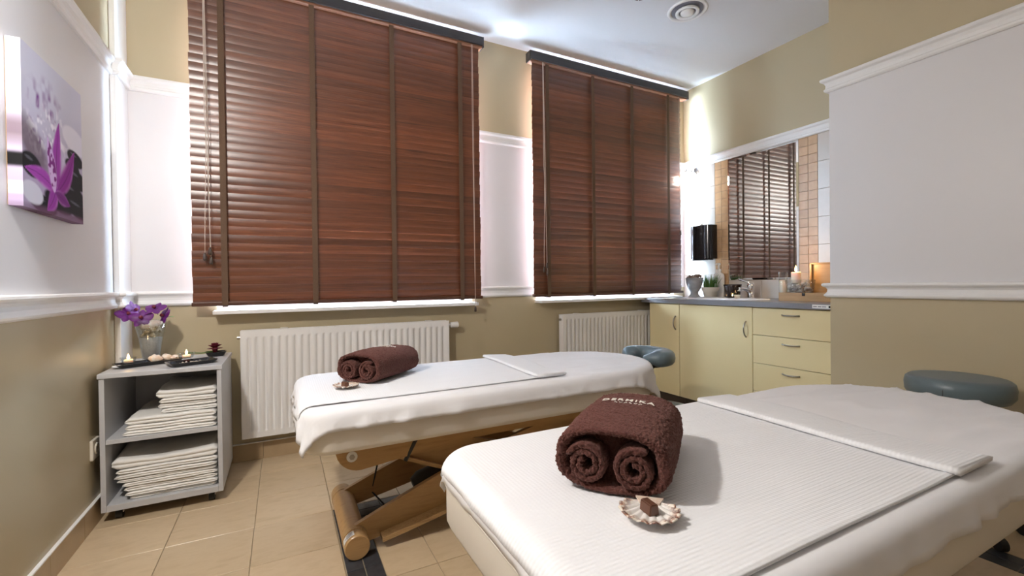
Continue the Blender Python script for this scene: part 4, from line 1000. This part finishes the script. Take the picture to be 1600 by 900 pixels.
# vase
VC = (-.585, 2.80); VZ = TZ
v = thing('glass_vase', (*VC, VZ), 'flared glass vase with sand and shells holding purple orchids on the trolley', 'vase')
obj('glass', lt([(0, 0), (.03, 0), (.036, .01), (.05, .12), (.066, .205), (.063, .205), (.047, .12), (.033, .012), (0, .008)], 32), M_GLASS, v, True)
obj('sand', lt([(0, .009), (.032, .012), (.046, .115), (0, .118)], 28), M_SAND, v, True)
bits(36, .036, .125, .045, .016, M_STONE, 'shell_fill', v, seed=8)
bm = bmesh.new(); bmesh.ops.create_icosphere(bm, subdivisions=3, radius=1, matrix=Matrix.Diagonal((.045, .026, .021, 1)))
for q in bm.verts: q.co *= 1+.14*noise.noise(q.co*45)
obj('white_coral', bm, M_SHELLW, None, True, loc=(VC[0]+.006, VC[1]-.014, VZ+.182), rot=(0, R(-8), .2), label='cream coral lump resting at the rim of the flared vase', cat='coral')
# orchids
def petal_mesh(L, W_, curl, name, m):
    bm = bmesh.new(); rows = []
    for i in range(9):
        s = i/8; wv = W_*math.sin(PI*min(1, s*.93+.05))**.7; rows.append([(u*wv, L*s, curl*s*s*L-.25*wv*(u*u)) for u in (-1, -.5, 0, .5, 1)])
    grid(bm, rows); bmesh.ops.recalc_face_normals(bm, faces=bm.faces[:]); me = bpy.data.meshes.new(name); bm.to_mesh(me); bm.free(); me.materials.append(m)
    for f in me.polygons: f.use_smooth = True
    return me
PET = [petal_mesh(.050, .024, -.25, 'petal', M_ORCHID), petal_mesh(.044, .016, -.3, 'sepal', M_ORCHID)]
for k, (dx, dy, dz, rx, rz, lb) in enumerate(((-.085, -.02, .235, 55, 40, 'purple orchid bloom drooping left over the vase rim'), (-.03, -.03, .215, 65, 5, 'dark purple orchid bloom low at the vase rim'), (.02, -.01, .26, 40, -20, 'bright violet orchid bloom standing highest over the vase'), (.055, .0, .222, 70, -60, 'purple orchid bloom at the right side of the vase rim'), (-.07, .02, .255, 80, 70, 'purple orchid bloom furthest back beside the corner casing'))):
    g = thing('orchid_bloom', (VC[0]+dx, VC[1]+dy, VZ+dz), lb, 'flower', 'purple orchids in the vase'); g.rotation_euler = (R(rx), 0, R(rz))
    for j in range(5): obj('petal', PET[0 if j in (1, 4) else 1], None, g, rot=(R(14), 0, R(72*j+8*random.uniform(-1, 1))))
    obj('lip', lt([(.002, 0), (.006, .006), (.009, .014), (.006, .018), (0, .02)], 10), M_ROSE, g, True)
    obj('stalk', tb([(0, 0, 0), (0, .0, -.02), (-dx*.5, .01, -.05)], .0016, 6), M_GRASS, g, True)
# dried flower
g = thing('dried_rose', (-.318, 2.795, TZ+.014), 'dark red dried flower on the small black dish', 'flower'); g.scale = (1.5, 1.5, 1.5)
for k in range(3):
    bm = bmesh.new(); n = (14, 11, 8)[k]
    for j in range(n):
        a = 2*PI*j/n+k; tl_ = R((-4, 32, 64)[k]); L = (.024, .025, .024)[k]; W_ = .0085; rows = []
        for i in range(4):
            s = i/3; r_ = L*s*math.cos(tl_); z_ = .02+L*s*math.sin(tl_)*(1-.2*s)
            wv = W_*math.sin(PI*(.15+.75*s)); rows.append([(r_*math.cos(a)-u*wv*math.sin(a), r_*math.sin(a)+u*wv*math.cos(a), z_) for u in (-1, 0, 1)])
        grid(bm, rows)
    obj('petal_ring', bm, M_ROSE, g, True)
obj('core', lt([(0, .004), (.006, .006), (.009, .015), (.007, .028), (0, .032)], 14), M_ROSE, g, True)
obj('stem', tb([(0, 0, .008), (-.04, -.01, .006), (-.075, -.02, .012)], .0018, 6), M_GRASS, g, True)
